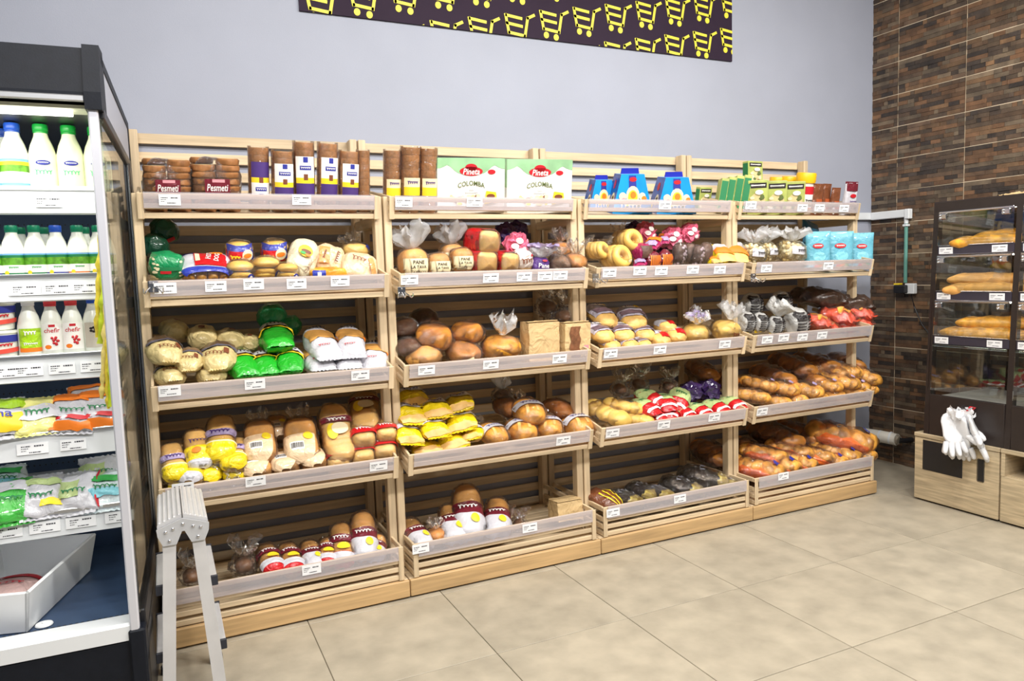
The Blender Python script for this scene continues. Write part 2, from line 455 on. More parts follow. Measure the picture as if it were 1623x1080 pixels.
# ------------------------------------------------------------------ goods: prototypes
def P(name, *a, **k): return mat(name, *a, **k)
BREAD = P('bread_crust', rgb(196, 130, 56), .36, .45, 14, .25, 40, objrand=.08)
BREADL = P('bread_pale', rgb(236, 190, 112), .42, .26, 12, .2, 40, objrand=.06)
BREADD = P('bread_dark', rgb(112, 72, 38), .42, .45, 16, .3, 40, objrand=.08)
BREADG = P('bread_golden', rgb(232, 160, 54), .28, .42, 22, .3, 55, objrand=.08)
ROLL = P('roll_crust', rgb(222, 156, 68), .34, .58, 26, .35, 60, objrand=.15)
BREADF = P('bread_floury', rgb(214, 158, 84), .5, .35, 10, .3, 30, objrand=.06)
BUN = P('bun_yellow', rgb(244, 200, 104), .36, .22, 9, .1, 40, objrand=.06)
CHOC = P('chocolate_cake', rgb(92, 64, 52), .5, .3, 30, .3, 60)
TOAST = P('toast_top', rgb(214, 178, 122), .7, .25, 40, .2, 90)
CRUST = P('toast_edge', rgb(150, 100, 56), .6, .3, 30, .2, 80)
FILM = film('clear_film'); FILMW = film('cloudy_film', (.97, .98, 1), .34, .10, .5, 60, 1.0)
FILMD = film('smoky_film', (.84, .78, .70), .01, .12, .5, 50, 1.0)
def bagm(name, c, rough=.28, bump=.55, var=.08): return mat('bag_'+name, rgb(*c), rough, var, 18, min(1, bump*1.1), 17, coat=.5, wrinkle=True)
CREAM = bagm('cream', (216, 196, 140)); GREEN = bagm('green', (36, 176, 44)); DGREEN = bagm('deep_green', (20, 140, 84))
WHITE = bagm('white', (206, 206, 214), .35, .35, .03); YELLOW = bagm('yellow', (240, 212, 28)); PAPER = bagm('paper', (214, 184, 134), .7, .5)
RED = bagm('red', (206, 24, 34)); MAROON = bagm('maroon', (112, 30, 46)); PURPLE = bagm('purple', (84, 48, 130)); BLUE = bagm('blue', (40, 58, 170))
ORANGE = bagm('orange', (238, 112, 34)); PINK = bagm('pink', (226, 110, 140)); BLACK = bagm('black', (42, 36, 36)); GREY = bagm('grey', (186, 186, 184), .4, .5, .1)
TEAL = bagm('teal', (104, 178, 200), .35, .4); LTEAL = bagm('light_teal', (134, 206, 222)); OCHRE = bagm('ochre', (206, 158, 60)); LILAC = bagm('lilac', (176, 160, 200))
PEACH = bagm('peach', (236, 206, 168)); LGREEN = bagm('light_green', (186, 206, 140)); BROWN = bagm('brown', (120, 70, 44)); LIME = bagm('lime', (168, 212, 36))
DPURP = bagm('dark_purple', (62, 40, 96)); GOLD = bagm('gold', (232, 170, 40))
T_BLK = mat('print_black', rgb(38, 32, 34), .5); T_WHT = mat('print_white', rgb(246, 244, 240), .5); T_RED = mat('print_red', rgb(196, 26, 40), .45)
T_BLU = mat('print_blue', rgb(44, 52, 150), .45); T_GRN = mat('print_green', rgb(60, 170, 80), .5); T_OLV = mat('print_olive', rgb(98, 112, 62), .5)
T_ORG = mat('print_orange', rgb(240, 128, 36), .45); T_YEL = mat('print_yellow', rgb(246, 214, 44), .45); T_GRY = mat('print_grey', rgb(130, 130, 140), .5)
T_BRN = mat('print_brown', rgb(120, 66, 40), .5); T_PUR = mat('print_purple', rgb(74, 50, 120), .45); T_CRM = mat('print_cream', rgb(240, 226, 186), .5)
T_LBL = mat('print_sky', rgb(120, 180, 226), .45); T_PNK = mat('print_pink', rgb(226, 150, 160), .5); T_DGN = mat('print_dark_green', rgb(22, 120, 70), .5)

class Proto:
    def __init__(s, name, w, cat, desc, plural=None): s.name = name; s.w = w; s.cat = cat; s.desc = desc; s.parts = []; s.h = .1; s.plural = plural or desc
    def add(s, pname, mb, mats, parent=None, smooth=True, label=None):
        s.parts.append((pname, mb.mesh(pname, mats, smooth), parent, label)); return len(s.parts)-1
    def pts(s):
        if not hasattr(s, '_p'): s._p = [tuple(v.co) for pn, me, a, b in s.parts if pn != 'gathered_top' for v in list(me.vertices)[::3]]
        return s._p
    def inst(s, label, group, loc, rot=(0, 0, 0), sc=(1, 1, 1)):
        r_ = thing(s.name, label, s.cat, loc, rot, group); r_.scale = sc; os_ = []
        for pn, me, par, lb in s.parts:
            o = link(pn, me, r_ if par is None else os_[par]); os_.append(o)
            if lb: o['label'] = lb
            if pn == 'grain_print': o['kind'] = 'stuff'
        return r_
class Body:
    """bag or loaf: long axis y (front end at -y), width x, height z, resting on z=0"""
    def __init__(s, w, l, h, ex=2.4, ends=(4, 4), flat=(0, 0), wob=.03, freq=9, seed=0, bot=.85, crease=0, slices=0):
        s.w, s.l, s.h, s.ex, s.ends, s.flat, s.wob, s.freq, s.seed, s.bot, s.crease, s.slices = w, l, h, ex, ends, flat, wob, freq, seed, bot, crease, slices
    def sw(s, t):
        e, f = (s.ends[0], s.flat[0]) if t < 0 else (s.ends[1], s.flat[1])
        q = max(0, 1-abs(t)**e)**.5
        return q if not f else 1-(1-f)*abs(t)**2
    def sh(s, t):
        e, f = (s.ends[0], s.flat[0]) if t < 0 else (s.ends[1], s.flat[1])
        return max(0, 1-abs(t)**e)**.5 if not f else max(.03, (1-abs(t)**2.2)**.7)
    def pt(s, t, a, grow=0):
        ca, sa = cos(a), sin(a)
        x = (s.w/2+grow)*s.sw(t)*math.copysign(abs(ca)**(2/s.ex), ca)
        z = (s.h/2+grow)*s.sh(t)*math.copysign(abs(sa)**(2/s.ex), sa)*(1 if sa > 0 else s.bot)
        y = (s.l/2+grow)*t
        n = noise.noise_vector(Vector((x, y, z))*s.freq/s.w*.25+Vector((s.seed*7.3, 0, 0)))
        k = s.wob*s.w
        if s.slices:
            g_ = 1-.06*abs(sin(t*pi*s.slices/2))**3; x *= g_; z *= g_
        if s.crease:
            q = Vector((x, y, z))*(6.5/s.w)*.55+Vector((s.seed*3.1, 4, 0))
            r_ = max(0, 1-3.2*abs(noise.noise(q)))**1.5*.6+max(0, 1-4*abs(noise.noise(q*1.9+Vector((9, 0, 0)))))*.4
            g_ = s.crease*s.w*(r_-.3); x += ca*g_; z += sa*g_
            if grow == 0 or True: y += g_*.3*t
        return Vector((x+n.x*k, y+n.y*k, z+n.z*k+s.h/2*s.bot))
    def mesh(s, mb, nt=16, ns=22, grow=0, zone=None, m=0):
        mb.grid(lambda u, v: s.pt(sin(pi*(u-.5)), v*2*pi, grow), nt, ns, True, (lambda u, v: zone(sin(pi*(u-.5)), v*2*pi)) if zone else None, m)
        return mb
    def top(s, x, y, off=.004):
        t = max(-.995, min(.995, y/(s.l/2))); q = min(.98, abs(x)/(s.w/2*max(.05, s.sw(t))))
        z = s.h/2*s.sh(t)*(1-q**s.ex)**(1/s.ex)
        p = Vector((x, y, z)); n = noise.noise_vector(p*s.freq/s.w*.25+Vector((s.seed*7.3, 0, 0))); k = s.wob*s.w
        return Vector((x, y+n.y*k, z+n.z*k+s.h/2*s.bot+off))
    def front(s, x, z, off=.004):
        """z measured from the bag's mid height; surface facing -y"""
        def inside(t):
            a = abs(x)/max(1e-4, s.w/2*s.sw(t)); b = abs(z)/max(1e-4, s.h/2*s.sh(t)*(1 if z > 0 else s.bot)); return a**s.ex+b**s.ex < 1
        lo, hi = -1., 0.
        if not inside(0): return Vector((x, -off, z+s.h/2*s.bot))
        for _ in range(18):
            md = (lo+hi)/2
            if inside(md): hi = md
            else: lo = md
        return Vector((x, hi*s.l/2-off, z+s.h/2*s.bot))
    def patch(s, t0, t1, a0, a1, grow=.003, nt=6, na=10, mb=None, m=0):
        mb = mb or MB(); return mb.grid(lambda u, v: s.pt(t0+(t1-t0)*u, a0+(a1-a0)*v, grow), nt, na, False, None, m)
    def decal(s, mode, cx_, cy_, wd, ht, off=.004, ell=False, n=6, mb=None, m=0, rot=0):
        mb = mb or MB(); F = getattr(s, mode); c_, s_ = cos(rot), sin(rot)
        def q(u, v):
            a, b = (u-.5)*wd, (v-.5)*ht
            if ell:
                r_ = u; an = v*2*pi; a, b = r_*wd/2*cos(an), r_*ht/2*sin(an)
            return F(cx_+a*c_-b*s_, cy_+a*s_+b*c_, off)
        return mb.grid(q, 3 if ell else n, 14 if ell else n, ell, None, m)
    def T(s, mode, cx_, cy_, off=.0055, rot=0):
        F = getattr(s, mode); c_, s_ = cos(rot), sin(rot)
        return lambda x, y: F(cx_+x*c_-y*s_, cy_+x*s_+y*c_, off)
def tuft(mb, base, axis, ln, r0, r1, seed=0, folds=7, n=44, nt=9, m=0):
    """gathered, crinkled end of a bag fanning out from its tie"""
    ax = Vector(axis).normalized(); u = ax.orthogonal().normalized(); v = ax.cross(u); base = Vector(base)
    rnd = random.Random(seed); ph = rnd.uniform(0, 6)
    def q(a, b):
        t = a; an = b*2*pi
        rad = r0+(r1-r0)*min(1, t*1.5)**.8*(1-.25*max(0, t-.7)/.3)
        cs = Vector((cos(an)*1.6, sin(an)*1.6, seed*1.7))
        k = 1+.5*min(1, 2*t)*sin(folds*an+ph+3*t)*(.6+.6*noise.noise(cs))+.55*t*noise.noise(cs*1.6+Vector((0, 0, t*3)))
        l_ = ln*t*(.85+.45*noise.noise(cs*1.4+Vector((3, 0, 0)))+.1*sin(folds*2*an))
        jit = noise.noise_vector(cs*2+Vector((t*6, 0, 5)))*(.16*r1*t)
        return base+ax*l_+(u*cos(an)*.8+v*sin(an))*rad*k+jit
    mb.grid(q, nt, n, True, None, m); return mb
KIND = {}
def reg(key, p, h, var=None): p.h = h; KIND[key] = p; return p
def scrib(b, mode, cx_, cy_, wd, ht, seed=1, n=5, rot=0, mb=None, m=0, th=.2, off=.006):
    mb = mb or MB(); put_scribble(mb, wd, ht, b.T(mode, cx_, cy_, off, rot), m, n, seed, th); return mb
def barcode(b, mode, cx_, cy_, wd, ht, mb, m=0, off=.007, seed=3):
    rnd = random.Random(seed); x = -wd/2
    while x < wd/2:
        q = rnd.choice((.0012, .002, .003)); b.decal(mode, cx_+x+q/2, cy_, q, ht, off, n=1, mb=mb, m=m); x += q+rnd.choice((.0012, .002))
HP = pi/2

def mk_film_loaf(key, name, cat, desc, w, l, h, inner, filmm=None, ex=2.6, ends=(4, 4), seed=0, tail=None, extra=None, wob=.035, grow=.006, freq=9, slices=0):
    p = Proto(name, w, cat, desc); b = Body(w, l, h, ex, ends, seed=seed, wob=wob, freq=freq, slices=slices)
    p.add('bread', b.mesh(MB(), 48 if slices else 16), inner)
    fb = Body(w, l, h, ex, ends, seed=seed+.5, wob=.05, freq=16, crease=.05)
    mb = fb.mesh(MB(), 24, 34, grow)
    if tail == 'back': tuft(mb, (0, l*.48, h*.45), (0, 1, .7), .07, .014, .045, seed)
    if tail == 'up': tuft(mb, (0, 0, h*.95), (0, .2, 1), .09, .012, .05, seed)
    if tail == 'front': tuft(mb, (0, -l*.48, h*.3), (0, -1, -.1), .04, .012, .035, seed)
    p.add('wrapper', mb, filmm or FILM)
    if extra: extra(p, b)
    return reg(key, p, h)

# --- loaves in printed sleeves --------------------------------------------
def x_yellow(p, b):
    p.add('printed_front', b.patch(-.985, -.30, .05, pi-.05, .009, 10, 14), YELLOW)
    p.add('logo_band', b.patch(-.12, .16, .2, pi-.2, .008, 4, 12), LILAC)
    p.add('lettering', scrib(b, 'top', 0, .02*b.l, b.w*.7, b.l*.10, 4, off=.012), T_PUR)
    p.add('print_stripe', b.patch(-.42, -.32, .2, pi-.2, .0105, 3, 12), T_CRM)
mk_film_loaf('yellow_loaf', 'sliced_loaf', 'bread', 'sliced loaf in yellow-printed sleeve', .115, .24, .10, BREADL, ex=2.9, ends=(7, 6), seed=1, extra=x_yellow, slices=22, tail='front')
def x_yellow2(p, b):
    p.add('printed_front', b.patch(-.985, -.72, .05, pi-.05, .009, 8, 14), WHITE)
    p.add('printed_middle', b.patch(-.72, -.1, .15, pi-.15, .009, 8, 14), YELLOW)
    p.add('logo', b.decal('top', -.1*b.w, -.17*b.l, b.w*.4, b.l*.14, .012, True), T_ORG)
    p.add('lettering', scrib(b, 'top', 0, .08*b.l, b.w*.7, b.l*.09, 6, off=.012), T_PUR)
mk_film_loaf('yellow_loaf2', 'sliced_loaf', 'bread', 'sliced loaf in yellow-and-white sleeve', .115, .24, .10, BREADL, ex=2.9, ends=(7, 6), seed=2, extra=x_yellow2, slices=22)
def x_beige(p, b):
    p.add('paper_front', b.patch(-.985, -.05, .9, pi-.05, .009, 10, 12), PEACH)
    p.add('barcode_label', b.decal('top', -.16*b.w, -.30*b.l, b.w*.42, b.l*.17, .012), T_WHT)
    mb = MB(); barcode(b, 'top', -.16*b.w, -.30*b.l, b.w*.34, b.l*.11, mb, off=.0135); p.add('barcode', mb, T_BLK)
    p.add('seal_patch', b.decal('top', .2*b.w, -.1*b.l, b.w*.3, b.l*.16, .012, True), T_YEL)
mk_film_loaf('beige_loaf', 'brown_loaf', 'bread', 'brown loaf in beige sleeve with barcode', .125, .23, .105, BREADF, ex=2.9, ends=(6, 5), seed=3, extra=x_beige, tail='back')
def x_redlab(p, b):
    p.add('red_band', b.patch(-.72, -.34, .35, pi-.35, .009, 5, 12), RED)
    p.add('lettering', scrib(b, 'top', 0, -.265*b.l, b.w*.62, b.l*.09, 8, off=.0125), T_WHT)
mk_film_loaf('red_loaf', 'white_loaf', 'bread', 'pale square loaf with red script band', .11, .22, .10, BREADL, ex=3.6, ends=(7, 5), seed=4, extra=x_redlab)
def x_redlong(p, b):
    p.add('red_band', b.patch(.18, .36, .45, pi-.45, .009, 5, 12), MAROON)
    p.add('lettering', scrib(b, 'top', 0, .135*b.l, b.w*.6, b.l*.06, 8, off=.0125), T_WHT)
    p.add('oval_label', b.decal('top', .05*b.w, -.02*b.l, b.w*.55, b.l*.2, .0115, True), T_CRM)
    p.add('yellow_print', b.decal('top', -.2*b.w, -.06*b.l, b.w*.35, b.l*.26, .0095, True), T_YEL)
mk_film_loaf('red_long', 'white_loaf', 'bread', 'long pale loaf with maroon script band', .13, .30, .11, BREADL, ex=3.2, ends=(6, 5), seed=5, extra=x_redlong, slices=22)
def x_rw(p, b):
    p.add('white_front', b.patch(-.99, -.28, .1, pi-.1, .009, 9, 14), WHITE)
    p.add('maroon_band', b.patch(-.28, .12, .15, pi-.15, .009, 5, 14), MAROON)
    p.add('lettering', scrib(b, 'top', 0, -.04*b.l, b.w*.66, b.l*.08, 9, off=.0125), T_WHT)
    p.add('yellow_window', b.decal('top', .22*b.w, -.25*b.l, b.w*.3, b.l*.16, .0115, True), T_YEL)
mk_film_loaf('rw_loaf', 'sandwich_loaf', 'bread', 'round loaf in white-and-maroon sleeve', .105, .24, .10, BREADF, ex=2.3, ends=(6, 5), seed=6, extra=x_rw, slices=22)
def x_rw2(p, b):
    p.add('red_front', b.patch(-.99, -.5, .1, pi-.1, .009, 9, 14), RED)
    p.add('white_band', b.patch(-.78, -.55, .2, pi-.2, .011, 4, 12), WHITE)
    p.add('maroon_band', b.patch(-.1, .2, .15, pi-.15, .009, 5, 14), MAROON)
    p.add('lettering', scrib(b, 'top', 0, .03*b.l, b.w*.66, b.l*.08, 9, off=.0125), T_WHT)
    p.add('yellow_window', b.decal('top', .1*b.w, -.16*b.l, b.w*.55, b.l*.15, .0115, True), T_YEL)
mk_film_loaf('rw_loaf2', 'sandwich_loaf', 'bread', 'round loaf in red-and-yellow sleeve', .105, .24, .10, BREADF, ex=2.3, ends=(6, 5), seed=7, extra=x_rw2, slices=22)
def x_or(p, b):
    p.add('white_label', b.patch(-.25, .12, .3, pi-.3, .009, 5, 12), WHITE)
    p.add('lettering', scrib(b, 'top', 0, -.03*b.l, b.w*.6, b.l*.09, 10, off=.0125), T_PUR)
    for sx in (-.2, .14): p.add('score', MB().grid(lambda u, v, sx=sx: b.top(sx*b.w+(u-.5)*b.w*.10+(v-.5)*b.w*.1, (-.36+.3*v)*b.l, .0015+.003*abs(u-.5)), 3, 8), BREADL)
mk_film_loaf('orange_loaf', 'glazed_loaf', 'bread', 'glazed golden loaf with white label', .145, .20, .105, BREADG, ex=2.2, ends=(2.6, 3), seed=8, extra=x_or, tail='back')
mk_film_loaf('orange_loaf_plain', 'glazed_loaf', 'bread', 'glazed brown loaf in smoky film', .13, .20, .10, BREAD, FILMD, ex=2.2, ends=(2.6, 3), seed=18)
# --- round country loaves ---
def x_stick(p, b): p.add('sticker', b.decal('front', -.02*b.w, -.12*b.h, b.w*.34, b.h*.42, .009, rot=.3), T_CRM)
mk_film_loaf('round_loaf', 'country_loaf', 'bread', 'round brown country loaf in clear film', .18, .17, .115, BREAD, ex=2.1, ends=(2.3, 2.3), seed=9, wob=.11)
mk_film_loaf('round_loaf_lab', 'country_loaf', 'bread', 'round brown loaf with cream sticker', .18, .17, .11, BREAD, ex=2.1, ends=(2.3, 2.3), seed=10, extra=x_stick, wob=.11)
mk_film_loaf('floury_loaf', 'country_loaf', 'bread', 'pale floury country loaf in film', .18, .16, .105, BREADF, ex=2.1, ends=(2.3, 2.3), seed=11, wob=.08)
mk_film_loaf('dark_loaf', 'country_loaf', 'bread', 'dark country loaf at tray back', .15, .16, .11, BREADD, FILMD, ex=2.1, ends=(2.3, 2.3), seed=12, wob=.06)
def mk_tied(key, name, cat, desc, w, l, h, inner, seed, band=None, text=None, tl=.11, fm=None):
    p = Proto(name, w, cat, desc); b = Body(w, l, h, 2.1, (2.4, 2.4), seed=seed, wob=.05)
    p.add('bread', b.mesh(MB()), inner)
    fb = Body(w, l, h, 2.1, (2.4, 2.4), seed=seed+.4, wob=.06, freq=16, crease=.06); mb = fb.mesh(MB(), 24, 34, .006)
    nz = h*.93
    tuft(mb, (0, -.02, nz-.012), (0, -.05, -1), .05, .012, .06, seed+3, 9); p.add('wrapper', mb, FILM)
    mb = tuft(MB(), (0, -.02, nz+.01), (.05, 0, 1), tl, .014, .062, seed, 8); t = p.add('gathered_top', mb, fm or FILMW)
    p.add('tie', MB().tube([(.013*cos(a*pi/4), -.02+.013*sin(a*pi/4), nz+.012) for a in range(9)], .004, 6), T_WHT)
    if band: p.add('printed_band', tuft(MB(), (0, -.02, nz+.05), (.05, 0, 1), .03, .036, .052, seed, 8, nt=3), band)
    if text: p.add('lettering', scrib(b, 'front', .1*w, -.05*h, w*.42, h*.22, seed, off=.011), text)
    return reg(key, p, h)
mk_tied('tied_loaf', 'tied_loaf', 'bread', 'round loaf in tied clear bag', .20, .18, .125, BREADG, 21)
mk_tied('tied_loaf2', 'tied_loaf', 'bread', 'pale round loaf in tied clear bag', .155, .15, .12, BUN, 22, LILAC, None, .09)
mk_tied('tied_loaf3', 'tied_loaf', 'bread', 'pale tied loaf with brown print', .165, .15, .125, BUN, 23, None, T_BRN, .10)
# --- opaque printed bags ----
def mk_bag(key, name, cat, desc, w, l, h, m_, seed=0, ex=2.2, ends=(3, 3), flat=(0, 0), wob=.06, extra=None, freq=12, fin=None):
    p = Proto(name, w, cat, desc); b = Body(w, l, h, ex, ends, flat, wob, freq, seed, crease=.05)
    p.add('bag', b.mesh(MB(), 26, 36), m_)
    if fin: p.add('seal', fin(b), m_)
    if extra: extra(p, b)
    return reg(key, p, h)
def seal_fin(b):
    """flat crimped strip at the front end"""
    mb = MB(); n = 14
    def q(u, v):
        x = (v-.5)*b.w*(b.flat[0] or .6)*(1+.1*u); y = -b.l/2*.96-u*.02
        return (x, y, b.h/2*b.bot+.003*sin(v*40)+.004*u)
    return mb.grid(q, 2, n)
def x_cream(p, b):
    p.add('dark_window', b.patch(.12, .62, .25, pi-.25, .004, 6, 14), mat('window_brown', rgb(120, 96, 72), .2, .3, 20, .3, 50, coat=.4))
    p.add('script_band', b.patch(.0, .16, .2, pi-.2, .006, 4, 14), mat('band_slate', rgb(96, 92, 104), .4))
    mb = scrib(b, 'top', -.06*b.w, -.24*b.l, b.w*.5, b.l*.13, 11, off=.009, th=.14); p.add('lettering', mb, T_BRN)
    p.add('house_emblem', b.decal('top', .27*b.w, -.16*b.l, b.w*.13, b.l*.14, .007), T_BRN)
mk_bag('cream_bag', 'bread_bag', 'bread', 'shiny cream bread bag with brown script', .15, .20, .115, CREAM, 31, 2.1, (2.4, 3), (.45, 0), extra=x_cream, fin=seal_fin)
def x_creamd(p, b): p.add('house_emblem', b.decal('top', .05*b.w, -.1*b.l, b.w*.2, b.l*.2, .007), T_BRN)
mk_bag('cream_bag_back', 'bread_bag', 'bread', 'cream bread bag at tray back', .14, .18, .12, CREAM, 32, 2.1, (2.4, 3), extra=x_creamd)
def x_green(p, b):
    p.add('bread_window', b.patch(-.05, .45, .2, pi-.2, .003, 6, 14), BREADD)
    p.add('yellow_stripe', b.patch(-.12, -.02, .25, pi-.25, .006, 3, 14), T_YEL)
    p.add('white_band', b.patch(.2, .5, .45, pi-.45, .007, 4, 12), WHITE)
    p.add('lettering', scrib(b, 'top', 0, .175*b.l, b.w*.6, b.l*.1, 12, off=.011), T_BLK)
mk_bag('green_bag', 'bread_bag', 'bread', 'shiny bright green bread bag', .125, .22, .115, GREEN, 33, 2.4, (3, 3.4), (.75, 0), extra=x_green, fin=seal_fin)
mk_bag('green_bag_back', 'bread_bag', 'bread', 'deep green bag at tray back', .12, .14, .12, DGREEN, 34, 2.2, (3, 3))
def x_wb(p, b):
    p.add('bread_window', b.patch(-.18, .42, .35, pi-.5, .004, 8, 12), BREADF)
    p.add('orange_corner', b.patch(-.22, .1, .28, .62, .006, 4, 4), T_ORG)
    p.add('lettering', scrib(b, 'top', -.1*b.w, -.28*b.l, b.w*.4, b.l*.05, 13, off=.008), T_RED)
    p.add('dark_print', scrib(b, 'top', 0, .3*b.l, b.w*.6, b.l*.12, 14, off=.008, th=.3), T_BLK)
mk_bag('wb_bag', 'bread_bag', 'bread', 'white bread bag with brown window', .13, .24, .105, WHITE, 35, 2.4, (3, 3.6), (.8, 0), extra=x_wb, fin=seal_fin)
def x_yb(p, b):
    p.add('bread_window', b.patch(-.98, -.55, pi*1.0, pi*2.0, .004, 5, 12), BREADL)
    p.add('white_label', b.patch(.1, .55, .4, pi-.4, .005, 5, 12), WHITE)
    p.add('lettering', scrib(b, 'top', 0, .16*b.l, b.w*.55, b.l*.12, 15, off=.009), T_PUR)
    p.add('bread_edge', b.patch(-.92, -.62, .3, pi-.3, .005, 4, 12), BREADL)
mk_bag('yellow_bag', 'bun_bag', 'bread', 'yellow-printed bun bag', .15, .17, .085, YELLOW, 36, 2.3, (3, 3), (.85, .85), wob=.07, extra=x_yb, fin=seal_fin)
def x_rg(p, b):
    p.add('green_top', b.patch(-.2, .9, .1, pi-.1, .004, 8, 14), LGREEN)
    p.add('white_stripe', b.patch(-.72, -.56, .5, pi-.2, .006, 3, 12), T_WHT)
    p.add('lettering', scrib(b, 'top', 0, .12*b.l, b.w*.55, b.l*.12, 16, off=.009), T_DGN)
mk_bag('red_pack', 'red_pack', 'bread', 'red pack with green printed top', .12, .19, .085, RED, 37, 2.2, (2.6, 3), (.7, 0), wob=.05, extra=x_rg)
mk_bag('black_bag', 'dark_bag', 'bread', 'crinkled dark loaf bag', .15, .24, .10, BLACK, 38, 2.2, (2.6, 3), wob=.09, freq=18,
    extra=lambda p, b: (p.add('bread_window', b.patch(-.97, -.35, .25, pi-.5, .004, 6, 12), mat('window_olive', rgb(176, 160, 86), .3, .35, 22, .3, 50, coat=.3)), p.add('wrapper', b.mesh(MB(), 16, 24, .008), FILMD),
      p.add('lettering', scrib(b, 'top', 0, .12*b.l, b.w*.6, b.l*.1, 17, off=.012, th=.14), T_GRY)))
def x_oliv(p, b):
    for i in range(5): p.add('stripe', b.patch(-.96, .2, .5+.4*i, .62+.4*i, .005, 8, 2), T_YEL)
mk_bag('striped_bag', 'dark_bag', 'bread', 'dark bag with fine yellow stripes', .15, .22, .11, BROWN, 39, 2.2, (2.6, 3), wob=.07, extra=x_oliv)
# newspaper-look bags
def x_news(p, b):
    mb = MB()
    for i in range(9):
        for sx in (-.22, .2):
            scrib(b, 'front', sx*b.w, (-.38+.1*i)*b.h, b.w*.34, b.h*(.05 if i != 7 else .11), 20+i, 9, .12, mb, 0, .5, .008)
    p.add('news_print', mb, T_BLK)
    p.add('yellow_corner', b.decal('front', -.28*b.w, -.4*b.h, b.w*.3, b.h*.14, .009), T_YEL)
mk_bag('news_bag', 'newsprint_bag', 'bread', 'newsprint-patterned bread bag', .13, .12, .16, GREY, 40, 2.2, (2.6, 3), wob=.07, extra=x_news)
p = KIND['news_bag']
import copy
p2 = Proto('newsprint_bag', .13, 'bread', 'tied newsprint bag with upright paper ears'); p2.parts = list(p.parts); p2.h = .16
p2.add('gathered_top', tuft(MB(), (0, 0, .145), (0, .1, 1), .14, .012, .085, 5, 2, 30, 8), GREY); KIND['news_tied'] = p2
def x_redbag(p, b):
    rnd = random.Random(5)
    for i in range(7):
        p.add('bread_patch', b.decal('top', rnd.uniform(-.25, .25)*b.w, rnd.uniform(-.4, .25)*b.l, b.w*.4, b.l*.16, .005, True), BREADG)
    p.add('wrapper', b.mesh(MB(), 16, 22, .009), FILM)
mk_bag('red_roll', 'roll_bag', 'bread', 'orange-red film bag of rolls', .15, .20, .10, bagm('tomato', (224, 84, 48)), 41, 2.2, (2.8, 3), (.7, 0), wob=.12, freq=18, extra=x_redbag, fin=seal_fin)
mk_bag('black_roll', 'roll_bag', 'bread', 'long dark roll bag on top', .15, .30, .11, mat('bag_black_brown', rgb(70, 52, 42), .3, .5, 30, .6, 50, coat=.3), 42, 2.2, (2.8, 3), wob=.1, freq=18)
# braided and croissant packs: rows of bulging rolls under film
def mk_rolls(key, name, cat, desc, w, l, h, inner, base, fm, n=4, seed=0, stick=None):
    p = Proto(name, w, cat, desc); rnd = random.Random(seed)
    if base: p.add('printed_underside', Body(w, l, h*.7, 2.3, (3, 3), seed=seed, wob=.05).mesh(MB(), 12, 18), base)
    for i in range(n):
        y = -l*.40+l*.8*i/(n-1)
        mb = MB(); bb = Body(l/n*1.75, w*.92*(1-.25*abs(i/(n-1)-.4)), h*.85, 2, (2.2, 2.2), seed=seed+i, wob=.08)
        bb.mesh(mb, 10, 14)
        M_ = Matrix.Translation((0, y, h*.12)) @ Matrix.Rotation(R(90+(34 if i % 2 else -34)+rnd.uniform(-10, 10)), 4, 'Z')
        mb.v = [tuple(M_ @ Vector(q)) for q in mb.v]
        p.add('roll', mb, inner)
    fb = Body(w*1.02, l*1.08, h*1.02, 2.3, (3.4, 3.4), seed=seed+9, wob=.07, freq=18, crease=.06); mb = fb.mesh(MB(), 26, 36, .005)
    p.add('wrapper', mb, fm)
    if stick: p.add('sticker', fb.decal('top', -.1*w, -.34*l, w*.24, l*.11, .012), stick)
    return reg(key, p, h)
mk_rolls('croissant', 'croissant_bag', 'bread', 'bag of golden croissants', .15, .22, .10, ROLL, None, FILM, 4, 51)
mk_rolls('croissant2', 'croissant_bag', 'bread', 'bag of golden croissants with label', .15, .22, .10, ROLL, None, FILM, 4, 52, LILAC)
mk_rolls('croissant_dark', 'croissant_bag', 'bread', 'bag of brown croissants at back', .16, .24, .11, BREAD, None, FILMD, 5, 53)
mk_rolls('braid', 'braided_loaf_bag', 'bread', 'braided golden loaf in orange bag', .15, .24, .10, ROLL, ORANGE, FILM, 5, 54, T_BLU)
mk_rolls('braid_plain', 'braided_loaf_bag', 'bread', 'braided loaf with orange underside', .15, .24, .10, ROLL, ORANGE, FILM, 5, 55)
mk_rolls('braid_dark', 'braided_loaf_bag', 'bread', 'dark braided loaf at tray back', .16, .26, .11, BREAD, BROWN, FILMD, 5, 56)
mk_rolls('yellow_buns', 'bun_pack', 'bread', 'pack of yellow milk buns', .16, .20, .10, BUN, None, FILM, 3, 57)
